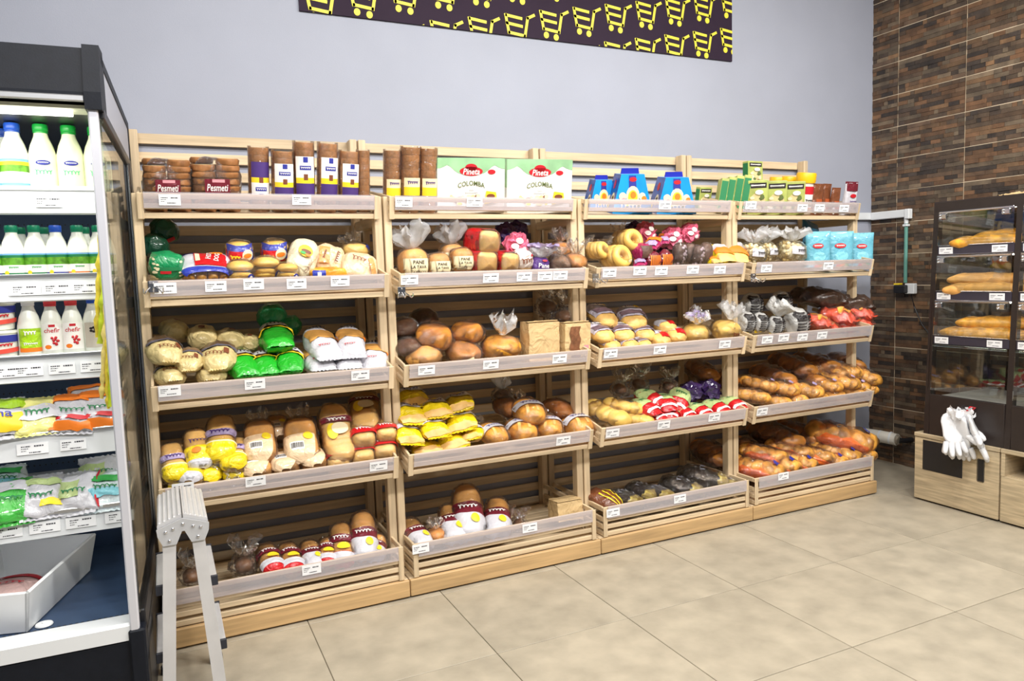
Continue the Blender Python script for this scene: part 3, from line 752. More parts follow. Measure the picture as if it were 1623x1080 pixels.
# bagels
def ring(R_, r_, c, tilt=0, n=18, k=9, mb=None):
    mb = mb or MB(); M_ = Matrix.Translation(c) @ Matrix.Rotation(tilt, 4, 'X')
    b0 = len(mb.v)
    mb.grid(lambda u, v: M_ @ Vector(((R_+r_*cos(2*pi*v))*cos(2*pi*u), (R_+r_*cos(2*pi*v))*sin(2*pi*u), r_*sin(2*pi*v))), n, k, True); return mb
def mk_bagels():
    p = Proto('bagel_pack', .15, 'bread', 'clear pack of ring-shaped bagels')
    for i in range(4): p.add('bagel', ring(.042, .024, (0, -.055+.032*i, .07), R(72)), BUN)
    fb = Body(.155, .17, .145, 2.2, (2.6, 3), seed=60, wob=.08, freq=16); mb = fb.mesh(MB(), 16, 24, 0)
    tuft(mb, (0, .06, .13), (0, .6, 1), .05, .014, .045, 3); p.add('wrapper', mb, FILM)
    reg('bagels', p, .14)
    q = Proto('bagel_pack', .15, 'bread', 'bagel pack with round lime sticker'); q.parts = list(p.parts); q.h = .14
    q.add('sticker', fb.decal('front', .035, -.035, .062, .062, .012, True), LIME); q.add('sticker_top', fb.decal('front', .035, -.018, .05, .02, .0135, True), T_CRM); KIND['bagels2'] = q
mk_bagels()
# pies with waffle and candy wrappers
mk_bag('pink_bag', 'crinkled_bag', 'cake', 'crinkled pink-and-white cake bag', .12, .12, .12, PINK, 61, 2.1, (2.4, 2.6), wob=.22, freq=22,
    extra=lambda p, b: [p.add('white_print', b.decal('front', x*b.w, z*b.h, b.w*.3, b.h*.22, .012, True), T_WHT) for x, z in ((-.2, .1), (.18, -.05), (0, .3))])
mk_bag('purple_bag', 'crinkled_bag', 'cake', 'crinkled dark purple cake bag', .12, .12, .12, DPURP, 62, 2.1, (2.4, 2.6), wob=.2, freq=20)
def x_choc(p, b): p.add('cake_window', b.decal('front', -.05*b.w, .05*b.h, b.w*.7, b.h*.6, .007), CHOC)
mk_bag('choc_pack', 'cake_pack', 'cake', 'magenta cake pack with chocolate window', .13, .12, .13, bagm('magenta', (166, 36, 92)), 63, 2.6, (3, 3), wob=.08, extra=x_choc)
def x_waf(p, b):
    p.add('stripes', b.decal('front', 0, .06*b.h, b.w*.7, b.h*.55, .006), T_ORG)
    mb = MB()
    for i in range(6): b.decal('front', (-.25+.1*i)*b.w, .06*b.h, b.w*.035, b.h*.52, .0085, n=2, mb=mb)
    p.add('wafer_lines', mb, T_BRN); p.add('label', b.decal('front', 0, -.34*b.h, b.w*.66, b.h*.14, .008), T_WHT)
mk_bag('wafer_bag', 'wafer_bag', 'biscuits', 'small clear bag of striped wafers', .10, .08, .12, MAROON, 64, 2.2, (3, 3), wob=.1, extra=x_waf)
def x_wrapbar(p, b): p.add('orange_print', b.patch(-.2, .3, .5, pi-.5, .006, 5, 10), T_ORG); p.add('white_print', b.patch(-.8, -.35, .7, pi-.7, .006, 5, 8), LILAC)
mk_bag('candy_bar', 'cake_wrapper', 'cake', 'magenta and orange cake wrapper', .09, .20, .07, bagm('magenta', (166, 36, 92)), 65, 2.2, (3, 3), (.8, .8), wob=.1, extra=x_wrapbar)
mk_bag('swiss_roll', 'cake_roll', 'cake', 'upright brown cake roll', .08, .075, .155, mat('cake_brown', rgb(112, 82, 66), .45, .2, 20, .2, 50, coat=.2), 66, 2.3, (2.6, 2.6), wob=.05,
    extra=lambda p, b: p.add('wrapper', b.mesh(MB(), 14, 20, .006), FILM))
def x_berry(p, b):
    rnd = random.Random(2); mb = MB()
    for i in range(14): mb.sphere(b.front(rnd.uniform(-.3, .3)*b.w, rnd.uniform(-.4, .4)*b.h, -.004), .011, 8, 6)
    p.add('white_sweets', mb, mat('sweet_white', rgb(216, 196, 206), .4))
    p.add('wrapper', b.mesh(MB(), 14, 20, .010), FILM)
mk_bag('sweets_bag', 'sweets_bag', 'sweets', 'dark bag of sugared sweets', .09, .08, .15, CHOC, 67, 2.3, (2.6, 2.6), wob=.08, extra=x_berry)
def x_yroll(p, b):
    p.add('orange_print', b.patch(-.55, -.1, .3, pi-.6, .005, 5, 10), T_ORG); p.add('white_print', b.patch(-.1, .4, .2, pi-.2, .005, 5, 10), WHITE)
    p.add('bread_end', b.patch(-.98, -.62, .1, pi-.1, .005, 5, 12), BREADL)
mk_bag('yellow_roll', 'cake_bag', 'cake', 'yellow-and-orange roll bag', .12, .20, .10, YELLOW, 68, 2.3, (3, 3), (.7, 0), wob=.07, extra=x_yroll)
# --- crescent packs ------
def x_sl(p, b):
    p.add('printed_film', b.patch(-.42, .85, .12, pi-.12, .006, 8, 14), bagm('silver', (196, 190, 204), .25, .6, .15))
    p.add('dark_window', b.patch(-.3, .1, .6, pi-.6, .009, 5, 10), mat('window_plum', rgb(118, 96, 106), .3, .3, 20, .3, 60, coat=.3))
    p.add('logo', b.decal('top', -.08*b.w, .2*b.l, b.w*.5, b.l*.16, .012, True), T_WHT)
    p.add('logo_print', scrib(b, 'top', -.08*b.w, .2*b.l, b.w*.36, b.l*.09, 70, off=.0145), T_PUR)
    p.add('yellow_print', b.decal('top', .2*b.w, .26*b.l, b.w*.25, b.l*.1, .013, True), T_YEL)
mk_bag('slice_pack', 'flat_roll_pack', 'bread', 'pale roll in silver printed film', .145, .19, .09, BREADL, 71, 2.3, (2.8, 3), wob=.04, extra=x_sl)
def x_rwp(p, b): p.add('red_print', b.patch(-.6, .1, .3, 1.6, .005, 5, 8), RED); p.add('white_film', b.patch(-.2, .8, .5, pi-.2, .004, 6, 10), WHITE)
mk_bag('slice_red', 'flat_roll_pack', 'bread', 'pale roll in red-and-white film', .13, .18, .085, BREADL, 72, 2.3, (2.8, 3), wob=.05, extra=x_rwp)
# --- pasta-like white bags with tufts
def mk_bits(key, desc, seed, tl=.09):
    p = Proto('biscuit_bag', .15, 'biscuits', desc); rnd = random.Random(seed); b = Body(.15, .14, .12, 2.2, (2.6, 2.6), seed=seed, wob=.1)
    mb = MB()
    for i in range(70):
        a = rnd.uniform(0, 2*pi); t = rnd.uniform(-.95, .5); q = b.pt(t, a, -.008)
        mb.sphere(q, rnd.uniform(.009, .014), 7, 5, rnd.choice((0, 0, 1)))
    b.mesh(mb, 10, 14, -.012, None, 0)
    p.add('biscuits', mb, [mat('biscuit_cream', rgb(226, 214, 176), .6, .2, 30), mat('biscuit_tan', rgb(196, 170, 110), .6, .2, 30)])
    mb = Body(.15, .14, .12, 2.2, (2.6, 2.6), seed=seed+1, wob=.1, freq=18).mesh(MB(), 14, 22, .006); p.add('wrapper', mb, FILM)
    p.add('white_print', b.decal('front', .0, .15*b.h, b.w*.5, b.h*.34, .012), WHITE); p.add('lettering', scrib(b, 'front', .02, .15*b.h, b.w*.36, b.h*.16, seed, off=.0145), T_BLK)
    p.add('gathered_top', tuft(MB(), (0, 0, .11), (-.1, .2, 1), tl, .014, .07, seed, 8), FILMW); return reg(key, p, .12)
mk_bits('bits1', 'clear bag of pale biscuits, gathered top', 81); mk_bits('bits2', 'clear bag of pale biscuits, white print', 82, .07)
# clear empty-looking crinkled bags
def mk_crinkle(key, desc, seed, fm):
    p = Proto('crinkled_bag', .10, 'bag', desc)
    b = Body(.10, .12, .09, 2.1, (2.4, 2.4), seed=seed, wob=.12); p.add('bread', b.mesh(MB(), 12, 16, -.01), BREADD)
    mb = Body(.10, .12, .09, 2.1, (2.4, 2.4), seed=seed+2, wob=.2, freq=20).mesh(MB(), 16, 24, .008); p.add('wrapper', mb, FILM)
    p.add('gathered_top', tuft(MB(), (0, 0, .085), (.1, .1, 1), .085, .016, .055, seed, 7), fm); return reg(key, p, .09)
mk_crinkle('crinkle', 'clear crinkled bag with gathered top', 85, FILMW); mk_crinkle('crinkle_dark', 'smoky crinkled bag with gathered top', 86, FILMD)
# ------------------------------------------------------------------ goods with shapes of their own (front face at -y, base z=0)
def flatF(y, cx_=0, cz_=0, rot=0):
    c_, s_ = cos(rot), sin(rot)
    return lambda x, z: Vector((cx_+x*c_-z*s_, y, cz_+x*s_+z*c_))
def fquad(mb, y, x0, x1, z0, z1, m=0): mb.box(x0, x1, y, y+.0008, z0, z1, m)
def fellipse(mb, y, cx_, cz_, rx_, rz_, m=0, n=16, pts=None):
    mb.prism([(cx_+rx_*cos(2*pi*i/n), cz_+rz_*sin(2*pi*i/n)) for i in range(n)], 'y', y, y+.0008, m)
# rusks: stacks of toasted rounds
def mk_rusks():
    p = Proto('rusk_pack', .20, 'rusks', 'pack of stacked round rusks')
    disc = MB().lathe([(.002, 0), (.044, 0), (.048, .004), (.048, .013), (.044, .017), (.002, .0175)], 18, zone=lambda i: 1 if i in (1, 2, 3) else 0)
    rnd = random.Random(4)
    for ix in (-1, 1):
        for iy in (-1, 1):
            n = rnd.choice((7, 8))
            for k in range(n):
                mb = MB(); mb.v = [(v[0]*rnd.uniform(.97, 1.02)+ix*.049+rnd.uniform(-.003, .003), v[1]+iy*.049+rnd.uniform(-.003, .003), v[2]+k*.0182) for v in disc.v]
                mb.f = disc.f; mb.m = disc.m; p.add('rusk', mb, [TOAST, CRUST])
    b = Body(.205, .205, .155, 3.2, (6, 6), seed=91, wob=.05, freq=16); p.add('wrapper', b.mesh(MB(), 16, 28, 0), FILM)
    lb = MB(); fquad(lb, -.1095, -.05, .05, .035, .09); l_ = p.add('label', lb, MAROON, None, False)
    t = MB(); put_text(t, 'Pesmeti', .085, flatF(-.1105, 0, .067)); p.add('lettering', t, T_WHT, l_, False)
    y = MB(); fquad(y, -.1102, -.048, .048, .038, .050); fquad(y, -.1102, -.02, .03, .081, .089, 1); p.add('label_stripes', y, [T_YEL, T_PNK], l_, False)
    reg('rusks', p, .15)
mk_rusks()
def mk_column(key, desc, label, h=.26, seed=0, flip=False):
    p = Proto('crispbread_stack', .085, 'crispbread', desc); rnd = random.Random(seed); n = 9
    for k in range(n):
        r_ = .041+rnd.uniform(-.002, .002); z0 = h*k/n; dz = h/n
        mb = MB()
        prof = [(.004, z0), (r_*.97, z0), (r_, z0+dz*.15), (r_, z0+dz*.85), (r_*.97, z0+dz*.98), (.004, z0+dz)]
        mb.lathe(prof, 20, mat=Matrix.Translation((rnd.uniform(-.0015, .0015), 0, 0)), zone=lambda i: 1 if i == 4 else 0)
        p.add('crispbread', mb, [mat('crisp_side', rgb(198, 138, 78), .5, .25, 60, .3, 120, objrand=.1), TOAST])
    p.add('wrapper', MB().lathe([(.046, 0), (.0465, h*.3), (.0455, h*.7), (.046, h*1.02)], 22), FILM)
    if label:
        def q(z0, z1, a=.95, r_=.0468):
            return lambda u, v: Vector((r_*sin((v-.5)*2*a), -r_*cos((v-.5)*2*a), z0+(z1-z0)*u))
        H = h
        zz = [(.20, .42, T_PUR), (.42, .50, T_YEL), (.50, .80, T_WHT)] if not flip else [(.20, .46, T_WHT), (.46, .54, T_YEL), (.54, .78, T_PUR)]
        for a, b, m_ in zz: p.add('label', MB().grid(q(a*H, b*H), 2, 10), m_)
        F = lambda cz_: (lambda x, z: Vector((.0476*sin(x/.0476), -.0476*cos(x/.0476), cz_+z)))
        mb = MB(); F1 = F(h*(.755 if not flip else .25)); F2 = F(h*(.64 if not flip else .36)); F3 = F(h*(.51 if not flip else .5))
        for Fq, wd, ht in ((F1, .020, .020), (F2, .05, .016)):
            mb.grid(lambda u, v: Fq((u-.5)*wd, (v-.5)*ht), 4, 2)
        p.add('emblem', mb, T_BLU)
        mb = MB(); put_scribble(mb, .042, .009, lambda x, z: F2(x, z)+Vector((0, -.0008, 0)), 0, 5, 3, .25); p.add('lettering', mb, T_WHT)
        mb = MB(); mb.grid(lambda u, v: F3((u-.5)*.018, (v-.5)*.022), 3, 2); p.add('ear_emblem', mb, T_BRN)
    return reg(key, p, h)
mk_column('column', 'tall brown crispbread stack with white-purple label', True, seed=1)
mk_column('column_flip', 'crispbread stack with upside-down purple label', True, seed=2, flip=True)
mk_column('column_plain', 'plain unlabelled crispbread stack', False, seed=3)
def mk_column2():
    p = mk_column('column_low', 'tall brown crispbread stack with low yellow label', False, seed=4)
    def q(z0, z1, a=.9, r_=.0468): return lambda u, v: Vector((r_*sin((v-.5)*2*a), -r_*cos((v-.5)*2*a), z0+(z1-z0)*u))
    for a, b, m_ in ((.27, .40, T_YEL), (.40, .54, T_CRM)): p.add('label', MB().grid(q(a*.26, b*.26), 2, 10), m_)
    mb = MB(); put_scribble(mb, .05, .012, lambda x, z: Vector((.0478*sin(x/.0478), -.0478*cos(x/.0478), .122+z)), 0, 6, 5, .3); p.add('lettering', mb, T_PUR)
mk_column2()
# white cake boxes
def mk_colomba():
    W, D, H = .315, .10, .205; p = Proto('cake_box', W, 'box', 'white cake box with green top')
    p.add('carton', MB().bbox(-W/2, W/2, -D/2, D/2, 0, H, .002), mat('carton_white', rgb(236, 236, 232), .35, .02, 5), None, False)
    g = MB(); y = -D/2-.0012; N_ = 20
    lowz = lambda x: H-.028-.022*abs(sin(x*pi*1.5/W*2))-.012*cos(x*2*pi/W)
    pts = [(-W/2+W*i/N_, H) for i in range(N_+1)]; low = [(-W/2+W*i/N_, lowz(-W/2+W*i/N_)) for i in range(N_+1)]
    for i in range(N_): g.prism([pts[i], pts[i+1], low[i+1], low[i]], 'y', y, y+.001)
    g.box(-W/2, W/2, -D/2, D/2, H, H+.001); g.box(-W/2-.0012, -W/2-.0002, -D/2, D/2, .1, H)
    p.add('green_print', g, mat('print_leaf', rgb(150, 196, 150), .4, .2, 12), None, False)
    r_ = MB(); y = -D/2-.0024
    fellipse(r_, y, 0, .158, .054, .017); fellipse(r_, y, 0, .172, .028, .014); fellipse(r_, y, .095, .156, .018, .009)
    l_ = p.add('red_logo', r_, T_RED, None, False)
    t = MB(); put_text(t, 'Pineta', .078, flatF(y-.0008, 0, .157)); p.add('lettering', t, T_WHT, l_, False)
    t = MB(); V, FF, w0, h0 = TXT['COLOMBA']; k = .125/w0
    Ft = lambda x, z: Vector((x*1.0, y-.0006, .114+z-.9*x*x*3)); put_text(t, 'COLOMBA', .125, Ft); p.add('title', t, T_OLV, None, False)
    t = MB(); put_scribble(t, .06, .008, flatF(y, 0, .076), 0, 8, 4, .15); put_scribble(t, .022, .006, flatF(y, 0, .086), 0, 3, 5, .2); p.add('small_print', t, T_GRY, None, False)
    ill = MB(); rnd = random.Random(3)
    for i in range(26): fellipse(ill, y-.0002*i, rnd.uniform(-.10, .05), rnd.uniform(.035, .066), rnd.uniform(.006, .014), rnd.uniform(.004, .009), i % 4, 8)
    ill.prism([(.06, .035), (.12, .045), (.115, .08), (.07, .085)], 'y', y-.006, y, 1); fellipse(ill, y-.007, .09, .065, .02, .009, 2)
    p.add('cake_picture', ill, [T_CRM, T_YEL, T_BRN, mat('print_sand', rgb(222, 196, 150), .5)], None, False)
    reg('colomba', p, H)
mk_colomba()
# blue gift cartons with sloping sides
def mk_bluebox():
    p = Proto('gift_carton', .22, 'box', 'blue sloping-sided sweets carton'); H = .155
    mb = MB(); xs = (-.11, .11, -.062, .062); ys = (-.075, .075, -.06, .06)
    mb.v = [(xs[0], ys[0], 0), (xs[1], ys[0], 0), (xs[1], ys[1], 0), (xs[0], ys[1], 0), (xs[2], ys[2], H), (xs[3], ys[2], H), (xs[3], ys[3], H), (xs[2], ys[3], H)]
    for f, m_ in (((0, 3, 2, 1), 1), ((4, 5, 6, 7), 2), ((0, 1, 5, 4), 0), ((1, 2, 6, 5), 1), ((2, 3, 7, 6), 0), ((3, 0, 4, 7), 1)): mb.face(f, m_)
    cb = mat('carton_sky', rgb(30, 150, 226), .3, .25, 5); p.add('carton', mb, [cb, mat('carton_navy', rgb(28, 84, 168), .3, .3, 14), T_LBL], None, False)
    p.add('handle_flap', MB().prism([(-.05, H), (.05, H), (.045, H+.022), (-.045, H+.022)], 'y', -.012, -.004), mat('carton_flap', rgb(34, 44, 160), .35), None, False)
    sl_ = lambda z: -.075+(.015)*z/H
    Ff = lambda off=0: (lambda x, z: Vector((x, sl_(z)-.0015-off, z)))
    def ell(mb, cx_, cz_, rx_, rz_, m_, off):
        b = len(mb.v); n = 14
        for i in range(n): mb.v.append(tuple(Ff(off)(cx_+rx_*cos(2*pi*i/n), cz_+rz_*sin(2*pi*i/n))))
        mb.face([b+i for i in range(n)], m_)
    mb = MB()
    for q in (((-.02, .085), (.02, .085), (.016, .15), (-.022, .15)),):
        b = len(mb.v); mb.v += [tuple(Ff(.0004)(*c)) for c in q]; mb.face([b, b+1, b+2, b+3], 1)
    ell(mb, 0, .135, .02, .009, 2, .001)
    ell(mb, 0, .072, .036, .038, 0, .0012); ell(mb, 0, .066, .026, .028, 3, .0018); ell(mb, .002, .075, .016, .014, 4, .0024)
    for i, (x, z, a, c) in enumerate(((-.055, .07, .02, 0), (-.05, .055, .013, 5), (.05, .07, .018, 0), (.06, .06, .014, 4), (-.03, .045, .016, 3), (.03, .04, .014, 6))): ell(mb, x, z, a, a*.8, c, .003+.0004*i)
    p.add('sweets_picture', mb, [T_CRM, T_BLU, T_RED, T_YEL, T_ORG, T_PNK, T_OLV], None, False)
    t = MB(); put_scribble(t, .12, .03, lambda x, z: Ff(.006)(x-.01, z+.033), 0, 6, 12, .14); put_scribble(t, .13, .006, lambda x, z: Ff(.006)(x, z+.014), 0, 2, 6, .5); p.add('lettering', t, T_WHT, None, False)
    mb = MB()
    for cy_, cz_, a, c in ((-.02, .06, .024, 0), (-.02, .06, .013, 1), (.03, .035, .018, 2), (.0, .115, .018, 3)):
        b = len(mb.v); n = 12
        for i in range(n):
            z = cz_+a*sin(2*pi*i/n); mb.v.append((-.11+.048*z/H-.0015-(.001 if c == 1 else 0), cy_+a*cos(2*pi*i/n), z))
        mb.face([b+i for i in range(n)], c)
    p.add('side_picture', mb, [T_CRM, T_BLK, T_YEL, T_RED], None, False)
    reg('bluebox', p, H)
mk_bluebox()
def mk_greenbox():
    W, D, H = .105, .045, .135; p = Proto('mix_carton', W, 'box', 'slim green baking-mix carton')
    p.add('carton', MB().bbox(-W/2, W/2, -D/2, D/2, 0, H, .0015), mat('carton_olive', rgb(176, 186, 104), .4, .2, 20), None, False)
    y = -D/2-.001; mb = MB(); fquad(mb, y, -W*.42, W*.42, H*.78, H*.93); l_ = p.add('title_bar', mb, T_BLK, None, False)
    t = MB(); put_scribble(t, W*.7, H*.05, flatF(y-.0006, 0, H*.855), 0, 9, 4, .5); p.add('lettering', t, T_WHT, l_, False)
    mb = MB(); rnd = random.Random(6); fellipse(mb, y, 0, H*.35, W*.4, H*.3, 0)
    for i in range(14): fellipse(mb, y-.0003*(i+1), rnd.uniform(-.035, .035), rnd.uniform(.01, .075), rnd.uniform(.008, .016), rnd.uniform(.006, .012), rnd.choice((0, 1, 2, 3)), 8)
    p.add('cake_picture', mb, [mat('print_cake', rgb(214, 198, 146), .5), T_OLV, T_CRM, T_BRN], None, False)
    mb = MB(); fellipse(mb, y-.006, .006, H*.66, W*.2, H*.07); p.add('round_logo', mb, T_WHT, None, False)
    mb = MB(); mb.box(-W/2-.001, -W/2-.0002, -D/2+.003, D/2-.003, .01, H-.01); p.add('dark_side', mb, T_DGN, None, False)
    reg('greenbox', p, H)
mk_greenbox()
def mk_jar():
    p = Proto('cocoa_tub', .095, 'tub', 'plastic tub with yellow lid')
    p.add('body', MB().lathe([(.038, 0), (.044, .004), (.044, .05), (.043, .11), (.040, .135)], 22), mat('tub_white', rgb(236, 228, 214), .3))
    p.add('lid', MB().lathe([(.047, .132), (.049, .138), (.049, .168), (.045, .174), (.004, .175)], 22), mat('lid_yellow', rgb(244, 190, 26), .35))
    def q(z0, z1): return lambda u, v: Vector((.0447*sin((v-.5)*2.4), -.0447*cos((v-.5)*2.4), z0+(z1-z0)*u))
    for a, b, m_ in ((.008, .03, T_ORG), (.03, .085, T_WHT), (.085, .118, T_RED)): p.add('label', MB().grid(q(a, b), 2, 10), m_)
    t = MB(); put_scribble(t, .05, .018, lambda x, z: Vector((.0457*sin(x/.0457), -.0457*cos(x/.0457), .058+z)), 0, 5, 4, .2); p.add('lettering', t, T_BLK)
    reg('jar', p, .175)
mk_jar()
# stand-up pouches
def pouch(key, name, cat, desc, w, h, d, m_, extra=None, top=None, seed=0):
    p = Proto(name, w, cat, desc)
    def prof(z): t = z/h; return d*(1-t)**.6*.5+.002
    def q(u, v):
        z = h*u; a = v*2*pi; n = noise.noise(Vector((cos(a)*2, u*4, seed)))*.004
        k = .5+.5*math.copysign(abs(cos(a))**.55, cos(a))
        return Vector(((k-.5)*w*(1-.04*sin(pi*u)), math.copysign(abs(sin(a))**.8, sin(a))*prof(z)+n, z))
    p.add('bag', MB().grid(q, 14, 28, True), m_)
    p.add('top_seal', MB().bbox(-w/2, w/2, -.0025, .0025, h*.955, h*1.03, .001), top or m_, None, False)
    F = lambda x, z, off=.004: Vector((x, -prof(max(0, min(h, z)))*math.sqrt(max(.05, 1-(2*x/w)**2))**.8-off, z))
    if extra: extra(p, F, w, h)
    return reg(key, p, h)
def dpatch(F, cx_, cz_, wd, ht, off=.004, ell=False):
    if ell: return MB().grid(lambda u, v: F(cx_+u*wd/2*cos(2*pi*v), cz_+u*ht/2*sin(2*pi*v), off), 3, 14, True)
    return MB().grid(lambda u, v: F(cx_+(u-.5)*wd, cz_+(v-.5)*ht, off), 5, 5)
def x_teal(p, F, w, h):
    p.add('logo', dpatch(F, -.04*w, h*.66, w*.42, h*.13, .005, True), T_RED)
    t = MB(); put_scribble(t, w*.3, h*.05, lambda x, z: F(x-.04*w, z+h*.66, .007), 0, 5, 3, .3); p.add('lettering', t, T_WHT)
    p.add('pale_panel', dpatch(F, 0, h*.38, w*.5, h*.26, .005, True), LTEAL)
    for x, z, m_ in ((-.12, .12, T_RED), (.02, .14, T_ORG), (.1, .10, T_CRM), (.16, .14, T_GRN)): p.add('fruit_picture', dpatch(F, x*w, z*h, w*.2, h*.12, .008, True), m_)
pouch('teal_pouch', 'teal_pouch', 'pouch', 'teal stand-up pouch with red logo', .135, .185, .07, TEAL, x_teal, LTEAL, 3)
pouch('teal_plain', 'teal_pouch', 'pouch', 'dark teal pouch lying behind the others', .13, .16, .07, bagm('deep_teal', (44, 108, 140)), None, None, 4)
def x_wp(p, F, w, h):
    p.add('purple_top', dpatch(F, 0, h*.86, w*.9, h*.24, .004), MAROON); p.add('logo', dpatch(F, .05*w, h*.6, w*.5, h*.12, .005, True), T_RED)
    t = MB(); put_scribble(t, w*.55, h*.07, lambda x, z: F(x+.05*w, z+h*.42, .007), 0, 5, 3, .3); put_scribble(t, w*.45, h*.04, lambda x, z: F(x+.05*w, z+h*.32, .007), 0, 6, 5, .4); p.add('lettering', t, T_PUR)
pouch('white_pouch', 'snack_pouch', 'pouch', 'white snack pouch with maroon top', .10, .14, .05, WHITE, x_wp, MAROON, 5)
def x_bp(p, F, w, h):
    p.add('orange_label', dpatch(F, 0, h*.35, w*.55, h*.36, .005), mat('print_rust', rgb(178, 88, 48), .4)); p.add('white_corner', dpatch(F, -.3*w, h*.16, w*.25, h*.26, .006, True), T_WHT)
pouch('brown_pouch', 'snack_pouch', 'pouch', 'brown snack bag with rust label', .085, .12, .05, BROWN, x_bp, None, 6)
# paper bread bags
def mk_paperbag(key, desc, w, d, h, window, seed):
    p = Proto('paper_bag', w, 'bread bag', desc); mb = MB()
    def q(u, v):
        a = v*4; i = int(a) % 4; f = a-int(a)
        cs = [(-1, -1), (1, -1), (1, 1), (-1, 1)]; c0 = cs[i]; c1 = cs[(i+1) % 4]
        x = (c0[0]+(c1[0]-c0[0])*f)*w/2; y = (c0[1]+(c1[1]-c0[1])*f)*d/2
        n = noise.noise_vector(Vector((x*22, y*22, u*5+seed)))*.005
        return Vector((x+n.x, y*(1-.15*u)+n.y, h*u+n.z))
    mb.grid(q, 10, 32, True); b = len(mb.v)
    mb.box(-w/2*.99, w/2*.99, -d*.40, d*.40, h*.98, h*1.0)
    p.add('bag', mb, PAPER)
    p.add('folded_top', MB().bbox(-w*.5, w*.5, -d*.5, d*.2, h*1.0, h*1.02, .003, mat=Matrix.Rotation(R(-6), 4, 'X')), PAPER, None, False)
    if window:
        p.add('film_window', MB().grid(lambda u, v: Vector(((-.12+(u-.5)*.38)*w+.006*sin(v*14), -d/2-.006+.03*v*.3, h*(.12+.8*v))), 6, 10), mat('window_loaf', rgb(128, 84, 58), .25, .4, 40, .5, 60, coat=.5))
        p.add('printed_mark', MB().box(w*.22, w*.40, -d/2-.004, -d/2-.003, h*.30, h*.42), T_PNK, None, False)
    return reg(key, p, h)
mk_paperbag('paper_bag', 'plain brown paper bread bag', .175, .10, .18, False, 3)
mk_paperbag('paper_win', 'brown paper bag with film window', .16, .09, .17, True, 5)
mk_paperbag('paper_low', 'crumpled brown paper bag', .15, .12, .10, False, 8)
# hot-dog and burger buns
def mk_hotdog():
    p = Proto('bun_pack', .185, 'buns', 'hot dog bun pack in red and blue print'); w, d, h = .185, .17, .085
    for i in range(4):
        b = Body(.044, d*.95, h*.85, 2.3, (4, 4), seed=i, wob=.03); mb = b.mesh(MB(), 12, 14); mb.v = [(v[0]-.067+.0447*i, v[1], v[2]) for v in mb.v]; p.add('bun', mb, BREADG)
    b = Body(w, d, h, 3.4, (7, 7), seed=95, wob=.04); p.add('wrapper', b.mesh(MB(), 14, 26, .005), FILM)
    p.add('white_print', b.patch(-.62, .9, .2, pi-.2, .007, 8, 14), WHITE); p.add('blue_print', b.patch(-.86, -.56, .25, pi-.25, .009, 4, 14), BLUE)
    p.add('blue_back', b.patch(.75, .95, .25, pi-.25, .009, 3, 14), BLUE)
    r_ = p.add('red_print', b.decal('top', .02, .012, .13, .115, .011), RED)
    t = MB(); put_text(t, 'HOT', .062, b.T('top', .012, .025, .0145, R(80))); put_text(t, 'DOG', .058, b.T('top', .042, .012, .0145, R(80))); p.add('lettering', t, T_WHT, r_)
    p.add('logo', b.decal('top', -.032, .02, .018, .07, .013), T_CRM); p.add('sausage_picture', b.decal('top', .04, .052, .06, .024, .0135, True), T_ORG)
    reg('hotdog', p, h)
mk_hotdog()
def mk_burger(key, desc, up, seed):
    p = Proto('burger_bun_pack', .125, 'buns', desc)
    for i, z in enumerate((0, .05)):
        b = Body(.118, .118, .056, 2.1, (2.2, 2.2), seed=seed+i, wob=.03, bot=.7); mb = b.mesh(MB(), 14, 18); mb.v = [(v[0], v[1], v[2]+z) for v in mb.v]; p.add('bun', mb, BUN)
    b = Body(.125, .125, .112, 2.4, (2.6, 2.6), seed=seed, wob=.06, freq=14); p.add('wrapper', b.mesh(MB(), 14, 22, .004), FILM)
    if up:
        p.add('blue_print', b.decal('front', 0, .018, .105, .062, .008), BLUE); p.add('red_print', b.decal('front', -.008, .004, .10, .05, .010), RED)
        p.add('bun_picture', b.decal('front', .028, .012, .045, .05, .012, True), T_CRM); p.add('filling_picture', b.decal('front', .028, .012, .034, .02, .0135, True), T_ORG)
        t = MB(); put_scribble(t, .04, .02, b.T('front', -.022, .004, .0125), 0, 3, seed, .3); p.add('lettering', t, T_YEL)
    else: p.add('blue_corner', b.decal('front', .04, -.03, .035, .045, .009, True), BLUE); p.add('white_mark', b.decal('front', .04, -.03, .016, .028, .0105, True), T_WHT)
    return reg(key, p, .11)
mk_burger('burger_red', 'burger bun pack with red-blue print, tilted up', True, 97); mk_burger('burger', 'clear burger bun pack with blue corner', False, 99)
def flatbag(key, desc, w, h, d, m_, extra, seed):
    p = Proto('wrap_bag', w, 'flatbread', desc)
    b = Body(w, d, h, 3.2, (2.2, 2.2), (0, 0), .06, 12, seed, crease=.04); p.add('bag', b.mesh(MB(), 24, 36), m_)
    extra(p, b); return reg(key, p, h)
def x_classic(p, b):
    p.add('burger_picture', b.decal('front', -.02*b.w, .12*b.h, b.w*.5, b.h*.3, .008, True), T_YEL); p.add('filling', b.decal('front', 0, .1*b.h, b.w*.36, b.h*.1, .011, True), T_BRN)
    p.add('salad', b.decal('front', -.1*b.w, .04*b.h, b.w*.2, b.h*.07, .012, True), T_GRN); p.add('tomato', b.decal('front', .08*b.w, .02*b.h, b.w*.2, b.h*.06, .012, True), T_ORG)
    t = MB(); put_text(t, 'CLASSIC', b.h*.34, b.T('front', .24*b.w, -.20*b.h, .010, R(78))); p.add('lettering', t, T_BRN)
flatbag('classic', 'cream burger bun bag with burger picture', .125, .19, .08, bagm('ivory', (226, 216, 186)), x_classic, 101)
